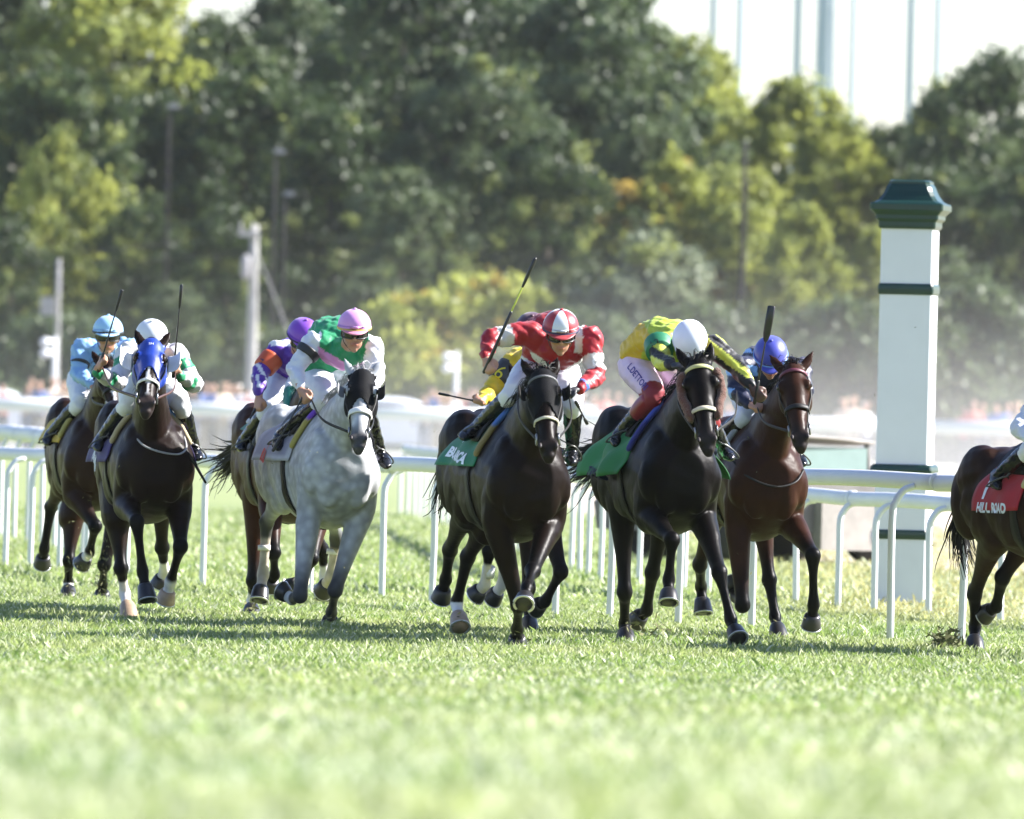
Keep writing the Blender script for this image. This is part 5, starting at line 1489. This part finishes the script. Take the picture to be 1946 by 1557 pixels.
def s_red(p, t, x, z, f):
    C = mk(len(p), RED); G = (.56, .55, .53)
    for a in (1, 3): C[(p == a) & (t > .50) & (t < .86)] = G
    C[(p == 4) & (t < .12)] = RED
    C[(p == 4) & (t > .76) & (t < .90)] = (.05, .15, .45)
    m = (p == 0); d = z + .14 - np.abs(x) * .75
    C[m & (d > -.075) & (d < -.01)] = G
    C[m & (x > .07) & (x < .15) & (z > -.02)] = G
    return C
def s_yellow(p, t, x, z, f): return mk(len(p), (.60, .42, .015))
def s_lime(p, t, x, z, f):
    C = mk(len(p), (.36, .46, .03)); C[(p == 0) & (x < -.20)] = (.58, .38, .02); C[(p == 0) & (z > .0) & (x > -.02)] = (.52, .56, .10)
    C[(p == 0) & (z < -.16)] = (.46, .48, .03); C[(p == 0) & (x > -.12) & (x < -.04) & (z > -.02) & (z < .08)] = (.15, .38, .035)
    for a, b_ in ((1, 2), (3, 4)):
        for q in (a, b_):
            k = np.sin(z * 50 + x * 22) ; C[p == q] = (.55, .60, .08); C[(p == q) & (np.abs(((z * .75 + x * .62) * 9.5) % 1 - .5) < .26)] = BLK
    C[((p == 4) | (p == 2)) & (t > .82)] = BLK
    return C
def s_navy(p, t, x, z, f):
    C = mk(len(p), NAVY); sq = (np.abs(((x + .045) * 6.6) % 1 - .5) < .21) & (np.abs(((z + .04) * 6.6) % 1 - .5) < .21)
    C[sq & (p < 2) & (x < .0)] = (.22, .42, .72); return C
def s_white(p, t, x, z, f):
    C = mk(len(p), WHT); C[p == 0] = (.10, .03, .34); C[(p == 1) & (t < .45)] = (.10, .03, .34); return C
HX = (0, 0, 1)
J1 = dict(head=(205, 642, .26), shL=(156, 662, 0), shR=(243, 660, 0), elL=(149, 710, .12), wrL=(174, 733, .30), haL=(186, 740, .36), elR=(246, 716, .10), wrR=(226, 738, .30), haR=(214, 743, .36),
          pel=(172, 716, -.48), che=(199, 676, -.04), hpL=(156, 724, -.42), hpR=(208, 724, -.42), knL=(172, 766, 0), knR=(232, 768, 0), anL=(122, 826, -.30), anR=(252, 842, -.30), toL=(106, 842, -.18), toR=(262, 856, -.18))
jockey(h1, 'jockey in light blue silks and light blue cap with a dark band', J1, pitch=6, silks=s_lblue, cap=('light_blue', (.30, .52, .75)), band=('black', BLK), grip={-1: (1, .2, .3), 1: (1, 0, .3)}, fit=.92)
armband(h1, J1, -1, .62, .70, BLK, 'black', r=.074)
J2 = dict(head=(288, 652, .18), shL=(243, 672, -.02), shR=(330, 672, -.02), elL=(222, 728, .24), wrL=(183, 708, .44), haL=(191, 691, .47), elR=(371, 732, .10), wrR=(341, 712, .32), haR=(332, 699, .37),
          pel=(282, 735, -.50), che=(286, 690, -.06), hpL=(258, 738, -.44), hpR=(312, 738, -.44), knL=(246, 766, -.02), knR=(342, 766, -.02), anL=(216, 832, -.30), anR=(350, 850, -.30), toL=(206, 852, -.18), toR=(356, 868, -.18))
jockey(h2, 'jockey in grey and green silks and a white cap behind the blue hood', J2, pitch=30, silks=s_grey, cap=('white', (.72, .73, .76)), grip={-1: (.25, 0, 1), 1: (.15, 0, 1)}, fit=.9, breeches=(.70, .70, .70))
J3 = dict(head=(575, 648, .26), shL=(529, 667, 0), shR=(600, 667, 0), elL=(493, 710, .10), wrL=(493, 747, .20), haL=(491, 766, .22), elR=(556, 735, .18), wrR=(550, 772, .32), haR=(550, 786, .36),
          pel=(546, 716, -.46), che=(564, 680, -.04), hpL=(530, 726, -.4), hpR=(580, 726, -.4), knL=(512, 778, .0), knR=(588, 776, .0), anL=(500, 838, -.30), anR=(604, 842, -.3), toL=(492, 852, -.2), toR=(612, 858, -.2))
jockey(h3, 'jockey in purple silks with white stripes and an orange armband', J3, pitch=32, turn=16, silks=s_purple, cap=('purple', (.16, .035, .38)), band=('dark', (.02, .01, .05)), grip={-1: (.3, 0, .9), 1: (1, 0, .2)}, fit=.85)
armband(h3, J3, -1, .30, .78, (.45, .07, .02), 'orange', '7', (.05, .02, .05), r=.080, size=.075, face=(-.55, -.83, 0))
J4 = dict(head=(673, 634, .30), shL=(600, 650, .02), shR=(706, 657, .06), elL=(560, 701, .08), wrL=(569, 734, .22), haL=(577, 752, .27), elR=(714, 716, .16), wrR=(704, 742, .36), haR=(694, 748, .40),
          pel=(614, 716, -.46), che=(656, 668, -.02), bk=(632, 634, -.24), hpL=(604, 724, -.40), hpR=(662, 724, -.40), knL=(622, 757, .02), knR=(690, 760, .02), anL=(562, 826, -.30), anR=(722, 856, -.30), toL=(545, 850, -.16), toR=(734, 884, -.18))
jockey(h4, 'jockey in green and pink silks with white sleeves and a pink cap', J4, pitch=12, turn=4, silks=s_green, cap=('pink', (.60, .27, .58)), band=('gold', (.52, .36, .08)), visor=('rose', (.58, .22, .30)), grip={-1: (.35, -.3, .9), 1: (1, 0, .2)}, fit=1.0)
armband(h4, J4, -1, .30, .52, BLK, 'black4', r=.083)
J5 = dict(head=(1065, 637, .32), shL=(1004, 634, .04), shR=(1120, 641, .06), elL=(934, 642, .12), wrL=(922, 677, .26), haL=(928, 694, .30), elR=(1132, 716, .16), wrR=(1102, 739, .36), haR=(1083, 743, .40),
          pel=(1036, 700, -.48), che=(1062, 665, .0), bk=(1050, 628, -.24), hpL=(1008, 712, -.42), hpR=(1068, 712, -.42), knL=(976, 747, .02), knR=(1088, 764, .02), anL=(908, 812, -.30), anR=(1088, 850, -.28), toL=(882, 830, -.16), toR=(1086, 878, -.16))
jockey(h5, 'jockey in red and white silks raising a whip, red and white quartered cap', J5, pitch=19, turn=4, silks=s_red, cap=('red', (.32, .006, .014), 'white_panel', (.62, .63, .68)), panels=6, band=('dark', (.03, .025, .03)), grip={-1: (.42, 0, .9), 1: (1, 0, .2)}, gloves={1: (.03, .03, .035)})
q = J5['_']; sk_ = [c for c in q['root'].children if c.name.startswith('silks')][0]; t_ = bvh_of(sk_.data)
me = project_text('\u2196', .075, t_, q['sh'][1].lerp(q['el'][1], .68) - q['off'], Vector((1, 0, 0)), Vector((0, 0, 1)), Vector((.25, -1, .1)), .006, bold=.004)
link('sleeve_mark', me, sk_, printm)
q = h2; t_ = bvh_of(h2.body.data)
me = project_text('SH', .030, t_, q.hd(.06, .0, .08) - q.off, q.la, -q.ax, q.fr, .013)
link('hood_print', me, [c for c in q.root.children if c.name.startswith('hood')][0], printm)
J6 = dict(head=(1010, 640, .22), shL=(976, 690, 0), shR=(1040, 680, 0), elL=(928, 748, .10), wrL=(916, 762, .28), haL=(912, 764, .34), elR=(1060, 735, .10), wrR=(1040, 760, .32), haR=(1030, 765, .38),
          pel=(985, 735, -.48), che=(1000, 700, -.04), hpL=(968, 742, -.42), hpR=(1020, 742, -.42), knL=(960, 780, .0), knR=(1030, 782, .0), anL=(935, 840, -.3), anR=(1055, 850, -.3), toL=(925, 855, -.2), toR=(1062, 866, -.2))
jockey(h6, 'jockey in yellow silks with a black number patch, half hidden behind the red jockey', J6, pitch=35, silks=s_yellow, cap=('maroon', (.06, .012, .03)), grip={-1: (-1, 0, .2), 1: (1, 0, .2)}, fit=.9)
armband(h6, J6, -1, .12, .62, (.03, .03, .032), 'black6', '6', (.62, .52, .02), r=.080, size=.13, face=(-.35, -.93, .1))
J7 = dict(head=(1309, 652, .30), shL=(1252, 656, .06), shR=(1352, 658, .08), elL=(1256, 688, .22), wrL=(1278, 694, .40), haL=(1290, 695, .45), elR=(1398, 694, .14), wrR=(1428, 734, .28), haR=(1439, 748, .30),
          pel=(1219, 682, -.46), che=(1298, 664, .0), bk=(1256, 640, -.26), hpL=(1208, 698, -.42), hpR=(1262, 700, -.42), knL=(1244, 752, -.04), knR=(1330, 762, -.02), anL=(1188, 820, -.32), anR=(1376, 850, -.30), toL=(1172, 842, -.20), toR=(1386, 868, -.18))
jockey(h7, 'jockey crouching head down in lime and yellow silks, white cap and maroon stockings', J7, pitch=68, turn=6, silks=s_lime, cap=('white7', (.70, .72, .80)), breeches=(.70, .52, .68), stocking=((.22, .012, .022), .88), grip={-1: (1, 0, .3), 1: (.2, 0, 1)}, gloves={-1: BLK, 1: (.10, .05, .035)}, goggles=False, pom=False)
armband(h7, J7, -1, -.05, .45, (.015, .16, .07), 'green7', '12', (.01, .02, .02), r=.092, size=.075, face=(-.35, -.9, .3))
q = J7['_']; t_ = bvh_of(q['br'].data); d_ = (q['kn'][-1] - q['hp'][-1]).normalized(); n_ = Vector((-.35, -1, .1)).normalized(); d_ = (d_ - n_ * d_.dot(n_)).normalized()
me = project_text('L.DETTORI', .062, t_, q['hp'][-1].lerp(q['kn'][-1], .42) - q['off'], d_, n_.cross(d_), n_, .005, bold=.001, sx=.85)
link('lettering', me, q['br'], plain('navy_print', (.05, .03, .25), .6))
J8 = dict(head=(1464, 684, .30), shL=(1404, 696, .02), shR=(1518, 698, .02), elL=(1398, 744, .16), wrL=(1422, 768, .32), haL=(1436, 772, .36), elR=(1530, 746, .12), wrR=(1510, 766, .32), haR=(1498, 768, .37),
          pel=(1440, 736, -.46), che=(1458, 716, -.02), bk=(1450, 690, -.26), hpL=(1418, 744, -.40), hpR=(1472, 744, -.40), knL=(1424, 786, .0), knR=(1490, 786, .0), anL=(1388, 850, -.30), anR=(1514, 862, -.30), toL=(1376, 868, -.2), toR=(1522, 880, -.2))
jockey(h8, 'jockey in navy silks with light blue squares and a blue cap', J8, pitch=42, silks=s_navy, cap=('royal_blue', (.035, .045, .33)), band=('light_blue8', (.16, .32, .68)), grip={-1: (1, 0, .2), 1: (1, 0, .2)}, breeches=(.58, .64, .78))
q = J8['_']; t_ = bvh_of(q['br'].data); n_ = Vector((-.2, -1, .1)).normalized(); u_ = Vector((.75, 0, .66)); u_ = (u_ - n_ * u_.dot(n_)).normalized()
me = project_text('JOEL R', .045, t_, q['hp'][-1].lerp(q['kn'][-1], .45) - q['off'], u_, n_.cross(u_), n_, .005, sx=.8)
link('lettering', me, q['br'], printd)
J9 = dict(head=(2062, 735, .26), shL=(1975, 768, .0), shR=(2085, 768, .0), elL=(1938, 812, .10), wrL=(1958, 838, .28), haL=(1972, 842, .34), elR=(2100, 820, .1), wrR=(2080, 840, .3), haR=(2070, 845, .36),
          pel=(2010, 818, -.44), che=(2040, 778, -.02), hpL=(1990, 826, -.38), hpR=(2050, 826, -.38), knL=(1962, 852, .0), knR=(2062, 860, .0), anL=(1922, 905, -.30), anR=(2092, 925, -.30), toL=(1912, 925, -.18), toR=(2102, 945, -.18))
jockey(h9, 'jockey in purple and white silks cut off by the right edge', J9, pitch=25, silks=s_white, cap=('purple9', (.12, .03, .35)), grip={-1: (1, 0, .2), 1: (1, 0, .2)}, breeches=(.72, .72, .76), fit=.9)
# ------------------------------------------------------------------ whips
lime = plain('lime_whip_shaft', (.45, .52, .06), .4)
whip(h2, (187, 705, .47), (232, 551, .60), 'black whip held up in front of the light blue jockey')
whip(h2, (329, 716, .37), (345, 541, .46), 'black whip held up right of the white-capped jockey')
whip(h3, (486, 777, .22), (470, 803, .30), 'short whip end with a white tip below the purple jockey hand', white_end=True, grip_end=.35)
whip(h4, (584, 740, .27), (518, 858, .32), 'black whip slanting down across the grey horse saddle cloth')
whip(h5, (920, 707, .30), (1018, 490, .42), 'whip with a lime green shaft held high by the red jockey', mid=lime, grip_end=.52)
whip(h5, (1095, 765, .38), (1116, 806, .30), 'whip end poking out below the red jockey sleeve')
whip(h6, (916, 765, .34), (834, 748, .44), 'thin black whip held out level by the yellow jockey')
whip(h7, (1434, 766, .30), (1467, 579, .38), 'black whip with a broad flap held upright by the lime jockey', flap=True)
# ------------------------------------------------------------------ flying turf
v, f = [], []
def bit(c, r):
    i = len(v)
    a, b_ = Vector((rnd.gauss(0, 1), rnd.gauss(0, 1), rnd.gauss(0, 1))).normalized(), Vector((rnd.gauss(0, 1), rnd.gauss(0, 1), rnd.gauss(0, 1))).normalized()
    for q_ in (-a * r * 1.6, b_ * r * .5, a * r * 1.6, -b_ * r * .5): v.append(tuple(c + q_))
    f.append((i, i + 1, i + 2, i + 3))
for px, py, Z, sx, sy, n_, r in ((150, 1100, 83.3, 45, 35, 80, .010), (195, 1085, 82.9, 18, 40, 70, .010), (1800, 1218, 73.2, 15, 11, 190, .022), (1215, 1195, 73.3, 24, 16, 80, .014), (478, 1165, 78.4, 25, 20, 70, .013),
                                 (880, 1170, 72.3, 25, 16, 30, .009), (985, 1222, 71.2, 24, 10, 50, .013), (625, 1188, 76, 24, 9, 50, .013), (150, 980, 82.8, 40, 60, 30, .007), (1440, 1190, 75.2, 60, 20, 25, .008), (1000, 1000, 74, 500, 140, 70, .007)):
    for _ in range(n_):
        p_ = P(rnd.gauss(px, sx), rnd.gauss(py, sy), Z + rnd.gauss(0, .3))
        if p_.z > .03: bit(p_, r * rnd.uniform(.5, 1.5))
me = bpy.data.meshes.new('flying_turf'); me.from_pydata(v, [], f); me.update()
link('flying_turf', me, None, plain('turf_bits', (.12, .12, .05), .9, var=.6, scale=3), 'stuff')
